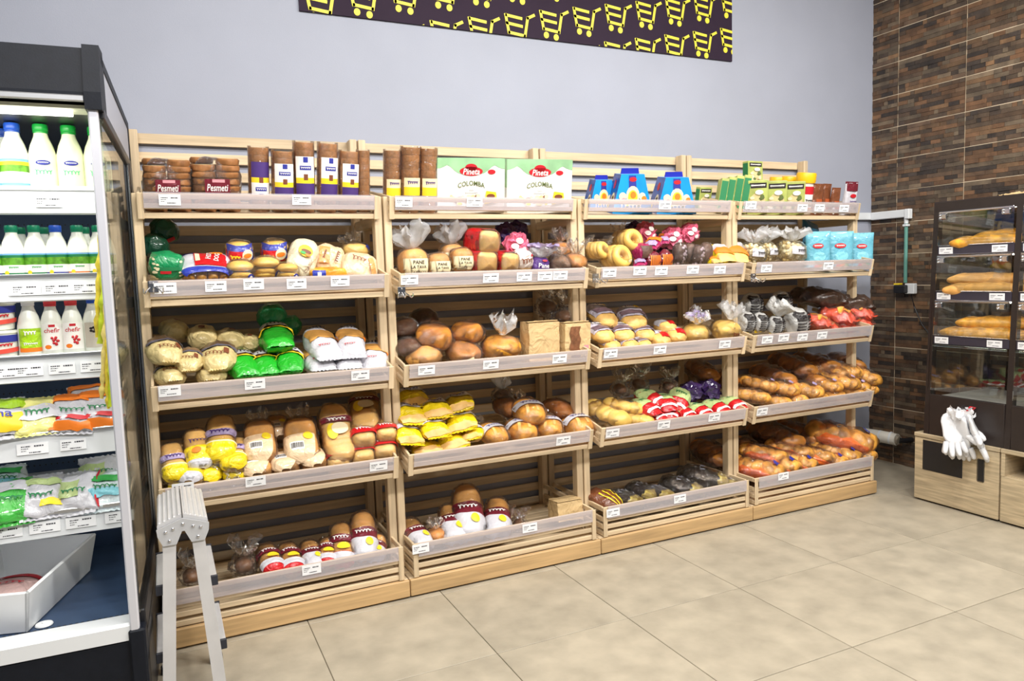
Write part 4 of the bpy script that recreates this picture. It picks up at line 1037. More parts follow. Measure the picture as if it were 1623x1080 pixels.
def x_flat(p, b):
    p.add('orange_print', b.decal('front', -.2*b.w, .08*b.h, b.w*.32, b.h*.55, .008), bagm('apricot', (226, 160, 96)))
    t = MB(); put_scribble(t, b.w*.4, b.h*.12, b.T('front', .2*b.w, .05*b.h, .010, R(75)), 0, 5, 3, .3); put_scribble(t, b.w*.3, b.h*.08, b.T('front', -.2*b.w, .08*b.h, .011, R(75)), 0, 5, 4, .3); p.add('lettering', t, T_BRN)
flatbag('flatbread', 'peach flatbread bag with brown lettering', .135, .14, .06, PEACH, x_flat, 103)
def x_flat2(p, b):
    t = MB(); put_scribble(t, b.w*.4, b.h*.16, b.T('front', -.05*b.w, .16*b.h, .009, R(-15)), 0, 4, 6, .2); p.add('lettering', t, T_BRN); p.add('orange_edge', b.decal('front', .33*b.w, -.05*b.h, b.w*.16, b.h*.55, .008, rot=.2), bagm('apricot', (226, 160, 96)))
flatbag('flatbread2', 'peach flatbread bag with drawn wheat', .15, .13, .07, PEACH, x_flat2, 104)
mk_bag('toast_bar', 'toast_pack', 'bread', 'low blue-ended toast loaf', .16, .10, .05, BREADG, 105, 3.4, (6, 6), wob=.03, extra=lambda p, b: (p.add('blue_end', b.decal('front', -.28*b.w, 0, b.w*.34, b.h*.8, .007), BLUE), p.add('white_mark', b.decal('front', -.28*b.w, 0, b.w*.1, b.h*.5, .009), T_WHT)))
mk_bag('bun_back', 'toast_pack', 'bread', 'yellow bun pack with blue corner, behind', .12, .10, .07, BUN, 106, 2.6, (4, 4), wob=.04, extra=lambda p, b: (p.add('blue_end', b.patch(-.8, .8, .15, .8, .006, 6, 5), BLUE), p.add('wrapper', tuft(b.mesh(MB(), 14, 20, .008), (0, .02, .06), (-.3, .2, 1), .06, .02, .05, 4), FILM)))
def x_dg(p, b):
    mb = MB(); rnd = random.Random(9)
    for i in range(26): b.decal('front', rnd.choice((-1, 1))*rnd.uniform(.3, .44)*b.w, rnd.uniform(-.4, .4)*b.h, b.w*.09, b.h*.07, .008, True, mb=mb)
    p.add('grain_print', mb, T_CRM); p.add('red_print', b.decal('front', -.1*b.w, -.08*b.h, b.w*.3, b.h*.09, .009), T_RED)
    p.add('dark_print', b.decal('front', 0, .03*b.h, b.w*.6, b.h*.12, .008), T_DGN)
mk_bag('dgreen_bag', 'bread_bag', 'bread', 'emerald green sliced-bread bag', .15, .13, .14, DGREEN, 107, 2.6, (4, 4), wob=.08, extra=x_dg)
mk_bag('dgreen_back', 'bread_bag', 'bread', 'dark green bag in back corner', .13, .12, .13, bagm('bottle_green', (16, 84, 58)), 108, 2.4, (3, 3), wob=.08, extra=lambda p, b: p.add('red_print', b.decal('front', .1*b.w, -.3*b.h, b.w*.5, b.h*.14, .008, rot=.4), T_RED))
# tin loaves
def x_sq(p, b):
    p.add('red_side', b.patch(-.8, .95, pi*.62, pi*1.1, .008, 6, 8), RED); p.add('red_top', b.patch(-.55, .9, .3, pi*.62, .008, 6, 8), RED)
mk_film_loaf('square_loaf', 'tin_loaf', 'bread', 'square tin loaf in red-sided film', .125, .20, .125, BREADL, ex=4.5, ends=(9, 7), seed=110, extra=x_sq)
def mk_tava():
    p = Proto('country_bread_bag', .15, 'bread', 'bread in cream paper band, black lettering'); b = Body(.15, .14, .165, 2.8, (3.4, 3), seed=111, wob=.03)
    p.add('bread', b.mesh(MB(), 14, 22), BREADF)
    mb = Body(.15, .14, .165, 2.8, (3.4, 3), seed=112, wob=.08, freq=16).mesh(MB(), 14, 24, .006); p.add('wrapper', mb, FILM)
    p.add('gathered_top', tuft(MB(), (0, .01, .15), (-.05, .1, 1), .13, .02, .085, 7, 7), FILMW)
    pb = p.add('paper_band', MB().grid(lambda u, v: b.front((v-.5)*.142, -.055+.085*u, .010), 5, 12), T_CRM)
    t = MB(); put_text(t, 'PANE', .062, b.T('front', 0, .011, .0125)); put_text(t, 'LA TAVA', .085, b.T('front', 0, -.013, .0125)); put_scribble(t, .09, .014, b.T('front', 0, -.037, .0125), 0, 7, 3, .12); p.add('lettering', t, T_BLK, pb)
    reg('tava', p, .165)
    q = Proto('country_bread_bag', .15, 'bread', p.desc); q.parts = [x for x in p.parts if x[0] != 'gathered_top']; q.parts = q.parts[:3]+[(q.parts[3][0], q.parts[3][1], 2, q.parts[3][3])] if len(q.parts) > 3 else q.parts; q.h = .165
    KIND['tava_low'] = q
mk_tava()
def x_casa(p, b):
    t = MB(); put_text(t, 'Pane', b.w*.62, b.T('front', .05*b.w, .14*b.h, .012)); put_text(t, 'de casa', b.w*.6, b.T('front', .0, -.12*b.h, .012)); p.add('lettering', t, T_WHT)
    p.add('red_mark', b.decal('front', .1*b.w, .38*b.h, b.w*.3, b.h*.1, .009, True), T_RED)
    p.add('gathered_top', tuft(MB(), (0, 0, b.h*.88), (0, .1, 1), .08, .016, .075, 3, 6), FILMW); p.add('printed_band', tuft(MB(), (0, 0, b.h*.88+.055), (0, .1, 1), .035, .05, .075, 3, 6, nt=3), LILAC)
mk_bag('casa', 'bread_bag', 'bread', 'purple tied bread bag with white lettering', .115, .10, .12, PURPLE, 115, 2.6, (4, 4), wob=.06, extra=x_casa)
def x_reli(p, b):
    t = MB(); put_scribble(t, b.w*.6, b.h*.26, b.T('front', 0, .06*b.h, .010), 0, 4, 8, .16); p.add('lettering', t, T_BRN); p.add('bread_base', b.decal('front', 0, -.34*b.h, b.w*.8, b.h*.2, .008), BREADL); p.add('red_mark', b.decal('front', .3*b.w, .25*b.h, b.w*.14, b.h*.1, .009, True), T_RED)
mk_bag('reli', 'bread_bag', 'bread', 'white bag with brown script and bread base', .12, .11, .14, bagm('blush', (232, 220, 212)), 116, 2.4, (3, 3), wob=.07, extra=x_reli)
def x_seed(p, b):
    t = MB(); put_scribble(t, b.w*.6, b.h*.2, b.T('front', .05*b.w, -.1*b.h, .010), 0, 5, 9, .16); p.add('lettering', t, T_WHT); p.add('wrapper', tuft(b.mesh(MB(), 14, 20, .008), (-.02, 0, b.h*.85), (-.2, .1, 1), .06, .02, .055, 5), FILM)
mk_bag('seed_bag', 'bread_bag', 'bread', 'brown seeded bread in printed film', .125, .12, .12, mat('seeded_bread', rgb(130, 96, 68), .5, .5, 60, .3, 70), 117, 2.3, (2.6, 3), wob=.08, extra=x_seed)
mk_film_loaf('brown_roll', 'bread_roll', 'bread', 'brown roll in crinkled clear film', .125, .14, .10, BREAD, ex=2.1, ends=(2.4, 2.4), seed=118, wob=.08, tail='up')
# ------------------------------------------------------------------ goods: where they lie
ORD = ['first', 'second', 'third', 'fourth', 'fifth', 'sixth', 'seventh', 'eighth', 'ninth', 'tenth', 'eleventh', 'twelfth', 'thirteenth', 'fourteenth']
GOODS = []
def G(k, l, key, items, row='', rx=None, rz=None):
    """items: (px, py, width px, depth behind tray front, [rx, ry, rz]) centre of the item"""
    GOODS.append((k, l, key, items, row, rx, rz, 'c'))
def S(k, l, key, items, row=''):
    """standing items: (px, top py, width px, depth, [rz]) base on the tray floor"""
    GOODS.append((k, l, key, items, row, None, None, 's'))
# leftmost rack
S(0, 1, 'rusks', [(262, 250, 70, .13), (338, 248, 72, .13)])
S(0, 1, 'column_flip', [(405, 235, 30, .10, 6)]); S(0, 1, 'column', [(443, 241, 32, .08, 5), (477, 227, 31, .09, 0), (512, 229, 30, .09, 10), (546, 241, 30, .09, 10)])
S(0, 1, 'column_plain', [(571, 240, 20, .10)])
G(0, 2, 'dgreen_bag', [(264, 420, 52, .10, 12, 0, 8)]); G(0, 2, 'dgreen_back', [(246, 388, 40, .26), (260, 364, 42, .34)])
G(0, 2, 'hotdog', [(327, 427, 70, .11, 30, 0, 0)]); G(0, 2, 'burger_red', [(379, 399, 45, .17, 22, 0, 0), (436, 397, 45, .19, 22, 0, -12)])
G(0, 2, 'burger', [(381, 428, 43, .07, 5, 0, 0), (422, 422, 42, .09, 5, 0, 10), (455, 430, 36, .06, 0, 0, 0)])
G(0, 2, 'classic', [(480, 407, 46, .10, -22, 24, 0)]); G(0, 2, 'flatbread', [(522, 409, 50, .14, -20, 10, 0)]); G(0, 2, 'flatbread2', [(569, 420, 56, .10, -24, 6, 0)])
G(0, 2, 'toast_bar', [(519, 432, 58, .05, 8, 0, 0)]); G(0, 2, 'bun_back', [(562, 396, 42, .20)])
G(0, 3, 'cream_bag', [(262, 556, 54, .10, 20, 8, 14), (299, 571, 44, .09, 22, 0, -4), (346, 566, 56, .11, 20, -4, -10)], 'upper row')
G(0, 3, 'cream_bag', [(270, 594, 46, .05, 8, 0, 10), (336, 592, 46, .05, 8, 0, -8)], 'front row')
G(0, 3, 'cream_bag_back', [(320, 533, 46, .24), (364, 538, 46, .24), (276, 522, 42, .30), (395, 542, 34, .24)])
G(0, 3, 'green_bag', [(385, 580, 46, .08, 14, 0, 8), (421, 579, 42, .08, 14, 0, 2), (459, 574, 42, .08, 14, 0, -6)], 'front row')
G(0, 3, 'green_bag', [(438, 537, 50, .20, 10, 0, 0)], 'upper row')
G(0, 3, 'green_bag_back', [(431, 500, 44, .33), (460, 515, 34, .33)])
G(0, 3, 'wb_bag', [(509, 546, 48, .15, 24, 0, 10), (555, 543, 44, .15, 26, 0, -4)], 'upper row')
G(0, 3, 'wb_bag', [(503, 573, 46, .07, 10, 0, 4), (547, 571, 44, .07, 10, 0, 0), (592, 566, 44, .09, 20, 0, -12)], 'front row')
G(0, 4, 'yellow_loaf', [(275, 733, 35, .10, 40, 0, 6), (350, 696, 42, .16, 40, 0, -8), (373, 720, 36, .12, 24, 0, -14)], 'upper row')
G(0, 4, 'yellow_loaf2', [(313, 712, 36, .14, 42, 0, 4)]); G(0, 4, 'yellow_loaf2', [(306, 748, 36, .06, 10, 0, -12)], 'front row')
G(0, 4, 'yellow_loaf', [(335, 746, 38, .06, 12, 0, -18), (371, 746, 34, .06, 8, 0, 0), (284, 764, 30, .05, 5, 0, 0)], 'front row')
G(0, 4, 'beige_loaf', [(412, 700, 46, .16, 34, 0, -4), (477, 699, 50, .15, 36, 0, -6)], 'upper row')
G(0, 4, 'beige_loaf', [(409, 737, 44, .06, 8, 0, -8), (451, 731, 42, .06, 8, 0, -5), (492, 725, 40, .06, 8, 0, 5)], 'front row')
G(0, 4, 'beige_loaf', [(440, 678, 34, .30, 15, 0, 0)], 'back row')
G(0, 4, 'red_long', [(534, 688, 48, .15, 46, 0, -2)]); G(0, 4, 'red_long', [(578, 655, 46, .26, 25, 0, -14)], 'back row')
G(0, 4, 'red_loaf', [(573, 687, 38, .15, 14, 0, -6), (609, 680, 34, .15, 14, 0, -8)], 'upper row'); G(0, 4, 'red_loaf', [(531, 726, 38, .06, 8, 0, 0), (571, 717, 38, .06, 8, 0, -4), (606, 709, 39, .06, 8, 0, -8)], 'front row')
G(0, 5, 'rw_loaf2', [(427, 887, 34, .08, 12, 0, 4), (460, 886, 34, .08, 12, 0, 0), (519, 876, 30, .09, 16, 0, -14), (541, 865, 37, .12, 32, 0, -12)])
G(0, 5, 'rw_loaf', [(494, 882, 33, .09, 14, 0, -2), (576, 850, 39, .12, 36, 0, -12), (596, 870, 30, .09, 14, 0, -20)])
G(0, 5, 'crinkle_dark', [(386, 894, 36, .16), (303, 912, 32, .10)])
# second rack
S(1, 1, 'column_low', [(617, 240, 27, .12), (645, 235, 30, .10), (673, 237, 28, .10)])
S(1, 1, 'colomba', [(740, 252, 108, .10, -10), (847, 254, 106, .10, -10)])
G(1, 2, 'tava', [(654, 416, 46, .10, 0, 0, 6), (716, 406, 40, .16, 0, 0, -4)]); G(1, 2, 'tava_low', [(694, 419, 37, .08, 0, 0, 4), (731, 411, 37, .08, 0, 0, 0)])
G(1, 2, 'square_loaf', [(763, 381, 38, .11, 6, 0, 8)], 'upper row'); G(1, 2, 'square_loaf', [(761, 413, 37, .09, 6, 0, 6), (798, 414, 33, .08, 6, 0, 6)], 'front row')
G(1, 2, 'pink_bag', [(817, 388, 40, .15)]); G(1, 2, 'purple_bag', [(800, 370, 36, .27), (818, 366, 34, .32)]); G(1, 2, 'reli', [(827, 411, 34, .08)]); G(1, 2, 'casa', [(855, 421, 30, .07)])
G(1, 2, 'seed_bag', [(887, 419, 36, .08)]); G(1, 2, 'brown_roll', [(911, 415, 36, .08), (888, 396, 36, .18), (897, 374, 32, .26)])
G(1, 2, 'crinkle', [(908, 398, 24, .16)])
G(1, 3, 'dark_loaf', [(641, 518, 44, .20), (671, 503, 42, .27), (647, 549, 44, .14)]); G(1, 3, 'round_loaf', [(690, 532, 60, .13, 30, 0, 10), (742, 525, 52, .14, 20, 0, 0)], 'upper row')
G(1, 3, 'floury_loaf', [(672, 563, 57, .08, 10, 0, 0)]); G(1, 3, 'round_loaf_lab', [(735, 557, 57, .08, 20, 0, 0)]); G(1, 3, 'tied_loaf', [(794, 549, 64, .10)])
S(1, 3, 'paper_bag', [(853, 510, 56, .10, 4)]); S(1, 3, 'paper_win', [(907, 511, 48, .08, 4)]); G(1, 3, 'crinkle_dark', [(868, 486, 34, .26), (893, 500, 34, .20)])
G(1, 4, 'yellow_bag', [(652, 630, 48, .26, 20, 0, 0), (727, 639, 46, .22, 16, -10, -20)], 'top row')
G(1, 4, 'yellow_bag', [(650, 656, 50, .17, 22, 8, 6), (690, 648, 46, .18, 18, 0, -4), (730, 668, 47, .14, 18, -8, -14)], 'second row')
G(1, 4, 'yellow_bag', [(646, 688, 44, .09, 26, 10, 6), (687, 679, 44, .10, 20, 0, 4), (749, 687, 36, .09, 12, -10, -30)], 'third row')
G(1, 4, 'yellow_bag', [(674, 709, 46, .05, 10, 0, -4), (716, 698, 48, .06, 14, -6, -6)], 'front row')
G(1, 4, 'orange_loaf', [(837, 652, 50, .16, 14, 0, 0)], 'upper row'); G(1, 4, 'orange_loaf', [(780, 687, 44, .07, 12, 0, 16), (826, 680, 48, .08, 10, 0, -4), (868, 675, 44, .08, 12, 0, -10), (914, 673, 48, .08, 10, 0, 6)], 'front row')
G(1, 4, 'orange_loaf_plain', [(806, 645, 38, .26), (885, 648, 40, .24)]); G(1, 4, 'crinkle', [(795, 626, 26, .32)])
G(1, 5, 'rw_loaf', [(659, 849, 36, .08, 16, 0, 4), (717, 832, 40, .10, 20, 0, -14), (741, 813, 46, .16, 34, 0, -18), (788, 822, 40, .11, 20, 0, -24)]); G(1, 5, 'brown_roll', [(691, 848, 30, .10)])
G(1, 5, 'paper_low', [(896, 806, 44, .14, 0, 0, 0)]); G(1, 5, 'crinkle_dark', [(822, 832, 24, .13)])
# third rack
S(2, 1, 'bluebox', [(994, 276, 66, .10, -16), (1063, 281, 66, .09, -16), (949, 285, 48, .24, -10)])
G(2, 2, 'bagels', [(946, 397, 33, .12, 0, 0, 20), (993, 381, 42, .18, 0, 0, 5)]); G(2, 2, 'bagels2', [(974, 407, 44, .08, 0, 0, 10)])
G(2, 2, 'choc_pack', [(1019, 399, 32, .10, 0, 0, 10)]); G(2, 2, 'candy_bar', [(1036, 386, 24, .12, 20, 0, -50), (1016, 416, 22, .05, 10, 0, -40), (1053, 379, 20, .18, 20, 0, -40)])
G(2, 2, 'wafer_bag', [(1035, 412, 25, .06), (1053, 410, 26, .06)]); G(2, 2, 'pink_bag', [(1022, 367, 32, .22), (1064, 376, 34, .18), (1092, 368, 30, .16)])
G(2, 2, 'sweets_bag', [(1077, 402, 22, .07), (1106, 404, 20, .06)]); G(2, 2, 'swiss_roll', [(1093, 402, 19, .09), (1118, 402, 20, .09)]); G(2, 2, 'purple_bag', [(1005, 364, 28, .30), (1046, 390, 26, .24)])
G(2, 2, 'yellow_roll', [(1141, 403, 34, .09, 24, 0, -14), (1163, 402, 38, .11, 26, 0, -30), (1127, 414, 20, .06, 10, 0, 0)])
G(2, 3, 'slice_pack', [(954, 501, 44, .20, 26, 8, 10), (1001, 504, 44, .20, 26, 4, -14)], 'top row'); G(2, 3, 'slice_pack', [(951, 528, 40, .12, 22, 6, 8), (985, 527, 38, .13, 22, 4, -10), (1019, 527, 34, .13, 18, 4, -12)], 'second row')
G(2, 3, 'slice_pack', [(966, 546, 30, .06, 10, 0, 0), (995, 545, 30, .06, 10, 0, -6), (1017, 544, 26, .06, 10, 0, 0)], 'front row')
G(2, 3, 'slice_red', [(1043, 536, 34, .07, 14, 0, -10), (1070, 530, 32, .10, 14, 0, -24), (1054, 517, 30, .16, 10, 0, 0)]); G(2, 3, 'tied_loaf2', [(1101, 528, 43, .10)]); G(2, 3, 'tied_loaf3', [(1150, 522, 46, .09)])
G(2, 4, 'yellow_buns', [(961, 655, 50, .09, 14, 0, 20), (988, 644, 38, .14, 12, 0, 60), (1004, 664, 38, .06, 8, 0, 50)])
G(2, 4, 'red_pack', [(1030, 631, 34, .17, 14, 0, 20), (1023, 646, 34, .11, 14, 0, 16), (1055, 639, 33, .13, 16, 0, -20), (1076, 634, 34, .14, 30, 20, -40)], 'upper row')
G(2, 4, 'red_pack', [(1060, 654, 30, .07, 18, 0, -30), (1039, 659, 27, .06, 10, 0, 10), (1083, 654, 29, .06, 10, 0, 6), (1108, 651, 31, .07, 10, 0, 6), (1135, 646, 32, .07, 10, 0, 6), (1162, 641, 32, .07, 10, 0, 2)], 'front row')
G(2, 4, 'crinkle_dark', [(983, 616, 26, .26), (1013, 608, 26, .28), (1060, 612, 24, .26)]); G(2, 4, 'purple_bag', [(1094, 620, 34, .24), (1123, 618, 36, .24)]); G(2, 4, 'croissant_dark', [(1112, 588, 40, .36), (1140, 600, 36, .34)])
G(2, 5, 'striped_bag', [(958, 792, 42, .12, 14, 0, 30)]); G(2, 5, 'black_bag', [(991, 792, 38, .12, 14, 0, 30), (1020, 782, 40, .16, 14, 0, 10), (1044, 783, 34, .10, 10, 0, 20), (1082, 774, 46, .14, 18, 0, 40), (1118, 760, 54, .17, 18, 0, 50), (1150, 765, 26, .08, 8, 0, 20)])
# rightmost rack
S(3, 1, 'greenbox', [(1198, 286, 31, .08, -30), (1228, 287, 31, .08, -30), (1257, 288, 30, .08, -30)], 'front row'); S(3, 1, 'greenbox', [(1138, 284, 27, .12, 62), (1149, 282, 27, .12, 62), (1161, 280, 27, .12, 62), (1173, 279, 27, .12, 62)], 'turned row')
G(3, 1, 'greenbox', [(1193, 276, 30, .22, 0, 0, 0)], 'top'); S(3, 1, 'greenbox', [(1112, 297, 24, .26, 0)], 'back row')
S(3, 1, 'jar', [(1270, 274, 29, .11)], 'front row'); S(3, 1, 'jar', [(1245, 280, 24, .24), (1226, 281, 24, .30)], 'back row')
S(3, 1, 'brown_pouch', [(1291, 293, 22, .08), (1305, 293, 18, .11), (1320, 299, 19, .08)]); S(3, 1, 'white_pouch', [(1343, 290, 27, .07)])
G(3, 2, 'bits1', [(1192, 400, 42, .10), (1212, 398, 38, .13)]); G(3, 2, 'bits2', [(1253, 397, 44, .10)]); S(3, 2, 'teal_pouch', [(1295, 369, 40, .09, -28), (1330, 369, 42, .09, -28), (1364, 371, 38, .09, -28)]); G(3, 2, 'teal_plain', [(1286, 371, 36, .20, -25, 20, 0)])
G(3, 3, 'news_bag', [(1183, 510, 30, .11), (1205, 510, 27, .10), (1263, 510, 41, .09)]); G(3, 3, 'news_tied', [(1230, 515, 27, .07)]); G(3, 3, 'news_bag', [(1191, 484, 36, .24), (1238, 480, 34, .26)], 'upper row')
G(3, 3, 'red_roll', [(1296, 509, 32, .11, 14, 0, 30), (1327, 500, 42, .14, 14, 0, 30), (1360, 494, 36, .13, 14, 0, 30)], 'upper row'); G(3, 3, 'red_roll', [(1306, 519, 36, .06, 8, 0, 20), (1334, 516, 34, .06, 8, 0, 20), (1362, 510, 28, .06, 8, 0, 20)], 'front row')
G(3, 3, 'black_roll', [(1298, 470, 44, .24, 10, 0, 50), (1338, 478, 46, .20, 10, 0, 50)])
CR = [(1190, 627, 32, .12), (1220, 635, 36, .07), (1248, 631, 34, .07), (1279, 629, 36, .07), (1308, 626, 34, .07), (1337, 621, 34, .07), (1364, 615, 28, .07)]
G(3, 4, 'croissant', [(a, b, c, d, 8, 0, 35) for a, b, c, d in CR], 'front row')
G(3, 4, 'croissant2', [(1204, 609, 34, .15, 12, 0, 50), (1230, 614, 40, .14, 10, 0, 45), (1266, 617, 42, .13, 10, 0, 40), (1303, 609, 34, .13, 10, 0, 30), (1328, 604, 38, .13, 12, 0, 45), (1351, 609, 30, .12, 12, 0, 20)], 'middle row')
G(3, 4, 'croissant', [(1313, 588, 38, .20, 14, 0, 45), (1331, 586, 38, .18, 14, 0, 40), (1363, 593, 36, .13, 20, 0, 20)], 'top row'); G(3, 4, 'croissant_dark', [(1224, 596, 44, .28), (1256, 580, 46, .32), (1293, 577, 46, .30), (1340, 575, 40, .28), (1275, 598, 40, .24)])
G(3, 5, 'braid', [(1200, 741, 48, .10, 10, 0, 45), (1229, 733, 42, .13, 10, 0, 40), (1259, 730, 38, .10, 10, 0, 40), (1309, 727, 36, .08, 8, 0, 40), (1323, 717, 44, .13, 12, 0, 45), (1352, 715, 38, .09, 12, 0, 35)], 'front row')
G(3, 5, 'braid_plain', [(1209, 719, 40, .20, 10, 0, 45), (1286, 720, 38, .16, 10, 0, 40), (1250, 713, 40, .22, 10, 0, 40)], 'middle row'); G(3, 5, 'braid', [(1333, 692, 62, .19, 14, 0, 58)], 'top')
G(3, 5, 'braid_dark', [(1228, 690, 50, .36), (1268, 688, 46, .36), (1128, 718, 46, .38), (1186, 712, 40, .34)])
rnd = random.Random(11)
from collections import Counter
cnt = Counter((k, l, KIND[key].desc, row) for (k, l, key, items, row, a, b, c) in GOODS for _ in items)
seen = {}
ordx = {}
for (k, l, key, items, row, a, b, c) in GOODS:
    ordx.setdefault((k, l, KIND[key].desc, row), []).extend(i[0] for i in items)
for v in ordx.values(): v.sort()
for (k, l, key, items, row, rx0, rz0, mode) in GOODS:
    p = KIND[key]; yf = LV[l][0]
    for it in items:
        px, py, wp, d = it[:4]; rest = it[4:]
        if mode == 'c':
            rx, ry, rz = rest if rest else (rnd.uniform(6, 14), rnd.uniform(-6, 6), rnd.uniform(-14, 14))
            E_ = Euler((R(rx), R(ry), R(rz))); M3 = E_.to_matrix(); zg = LV[l][1]+LV[l][4]*cos(R(LV[l][2]))
            for _ in range(3):          # keep low-lying goods behind the tray front
                c = at_y(px, py, yf+d); s_ = wp/ppm(c)/p.w
                q = [M3 @ ((Vector(v)-Vector((0, 0, p.h/2)))*s_) for v in p.pts()]
                ym = min(v.y for v in q); low = [v.y for v in q if c.z+v.z < zg+.004]
                if low and c.y+min(low) < yf+.016: d += yf+.018-(c.y+min(low))
                elif c.y+ym < yf-.075: d += yf-.075-(c.y+ym)
            loc = c-M3 @ Vector((0, 0, p.h/2*s_)); sc = (s_, s_, s_)
        else:
            rz = rest[0] if rest else 0
            E_ = Euler((R(LV[l][2] if l == 1 else 4), 0, R(rz)))
            for _ in range(3):
                c = at_y(px, py, yf+d); s_ = wp/ppm(c)/p.w; z0 = floor_z(l, yf+d)
                ym = min((E_.to_matrix() @ (Vector(v)*s_)).y for v in p.pts() if v[2] < .1/s_)
                if d+ym < .018: d += .018-(d+ym)
            loc = Vector((c.x, c.y, z0)); sc = (s_, s_, (c.z-z0)/p.h); E_ = Euler((R(LV[l][2] if l == 1 else 4), 0, R(rz)))
        kk = (k, l, p.desc, row); xs = ordx[kk]
        parts = [p.desc]
        if len(xs) > 1: parts.append(f'{ORD[xs.index(px)]} from left')
        if row: parts.append(row)
        parts.append(f'{TRAYN[l]}, {RACKN[k]}')
        p.inst(', '.join(parts), f'{p.desc}, {TRAYN[l]} of {RACKN[k]}' if len(xs) > 1 else None, loc, tuple(E_), sc)
# ------------------------------------------------------------------ open dairy fridge
FR = thing('dairy_fridge', 'dark open-fronted dairy fridge with lit shelves beside the bread racks', 'fridge', (.012, -.05, 0), (0, 0, R(-2.2)))
FRM = FR.matrix_basis.copy()
CHAR = mat('fridge_charcoal', rgb(20, 24, 33), .5, .12, 30, .05, 200, spec=.2); BLK = mat('fridge_black', rgb(26, 27, 32), .4)
FWH = mat('fridge_white', rgb(226, 230, 234), .3); STEEL = mat('fridge_blue_steel', rgb(58, 78, 108), .42, .1, 12); ALU = mat('aluminium', rgb(200, 202, 206), .3, metal=.85)
SLVR = mat('silver_edge', rgb(214, 216, 226), .35, metal=.3)
GLASS = film('clear_glass', (.95, .98, .97), .005, .02, .22, 3, .02)
XL = -1.55
obj('base', MB().box(XL, -.005, -1.10, -.02, 0, .30), BLK, FR)
obj('kick_panel', MB().bbox(XL, -.03, -1.13, -1.10, .05, .17, .004), CHAR, FR); obj('front_panel', MB().bbox(XL, -.03, -1.14, -1.10, .185, .325, .006), CHAR, FR)
obj('front_lip', MB().prism([(-1.145, .326), (-1.145, .372), (-1.135, .380), (-1.055, .375), (-1.055, .355), (-1.10, .326)], 'x', XL, -.03), FWH, FR)
obj('deck', MB().box(XL, -.03, -1.055, -.22, .335, .352), STEEL, FR)
gr = MB()
for i in range(92): gr.box(XL+.02+i*.0163, XL+.029+i*.0163, -1.054, -1.025, .352, .366)
g = obj('air_grille', gr, BLK, FR); g['kind'] = 'stuff'
obj('back_panel', MB().box(XL, -.03, -.22, -.20, .30, 2.0), STEEL, FR)
pf = MB()
for r_ in range(26):
    z = .42+r_*.06
    for i in range(75): pf.box(XL+.02+i*.02, XL+.025+i*.02, -.2212, -.2199, z, z+.005)
pfo = obj('perforation', pf, BLK, FR); pfo['kind'] = 'stuff'
obj('outer_back', MB().box(XL, -.005, -.06, -.02, .3, 2.10), CHAR, FR)
obj('top_panel', MB().box(XL, -.005, -1.10, -.02, 2.10, 2.13), CHAR, FR)
obj('canopy', MB().prism([(-1.15, 1.985), (-1.15, 2.0), (-1.115, 2.135), (-1.08, 2.14), (-1.08, 1.985)], 'x', XL, -.05), CHAR, FR)
obj('canopy_trim', MB().bbox(XL, -.05, -1.156, -1.14, 1.972, 1.99, .003), ALU, FR)
obj('light_diffuser', MB().box(XL, -.05, -1.12, -1.03, 1.958, 1.968), mat('diffuser_cream', rgb(226, 228, 200), .5), FR)
obj('canopy_underside', MB().box(XL, -.05, -1.03, -.22, 1.962, 1.975), BLK, FR)
TUBE = mat('lamp_tube', (1, 1, .92), .5, emit=4)
obj('lamp_tube', MB().tube([(XL+.05, -1.085, 1.948), (-.09, -1.085, 1.948)], .008, 10), TUBE, FR, True)
# right end wall: silver front edge, glass pane, dark frame
obj('end_front_edge', MB().bbox(-.045, -.018, -1.15, -1.12, .33, 1.985, .004), SLVR, FR)
obj('end_cap', MB().prism([(-1.16, 1.95), (-1.16, 2.0), (-1.12, 2.145), (-1.02, 2.15), (-1.02, 1.95)], 'x', -.05, -.005), CHAR, FR)
obj('end_foot', MB().bbox(-.05, -.002, -1.155, -1.05, .05, .36, .006), CHAR, FR)
obj('end_top_rail', MB().bbox(-.035, -.008, -1.02, -.06, 1.96, 2.13, .004), mat('end_panel_grey', rgb(166, 170, 184), .5), FR)
obj('end_top_frame', MB().bbox(-.034, -.004, -1.12, -.06, 1.93, 1.965, .004), BLK, FR)
obj('end_rear_post', MB().bbox(-.034, -.002, -.19, -.06, .33, 1.94, .004), BLK, FR)
obj('end_chrome_strip', MB().bbox(-.014, -.004, -.215, -.195, .36, 1.93, .002), CHR, FR)
obj('end_bottom_rail', MB().bbox(-.034, -.002, -1.10, -.06, .32, .40, .004), BLK, FR)
obj('end_glass', MB().box(-.020, -.014, -1.12, -.20, .40, 1.93), GLASS, FR)
obj('far_end_wall', MB().box(XL-.03, XL, -1.15, -.02, .0, 2.13), CHAR, FR)
SHZ = [1.745, 1.468, 1.210, .957, .695]
fcards = [card_mesh(.088, .036, 9), card_mesh(.075, .036, 10)]
FCP = [[(75, 470)], [(38, 462), (90, 460), (135, 458)], [(8, 592), (45, 586), (97, 581), (147, 577)], [(50, 712), (115, 703)], [(8, 850), (70, 842), (128, 835), (190, 828)]]
FCP[0] = [(75, 313)]
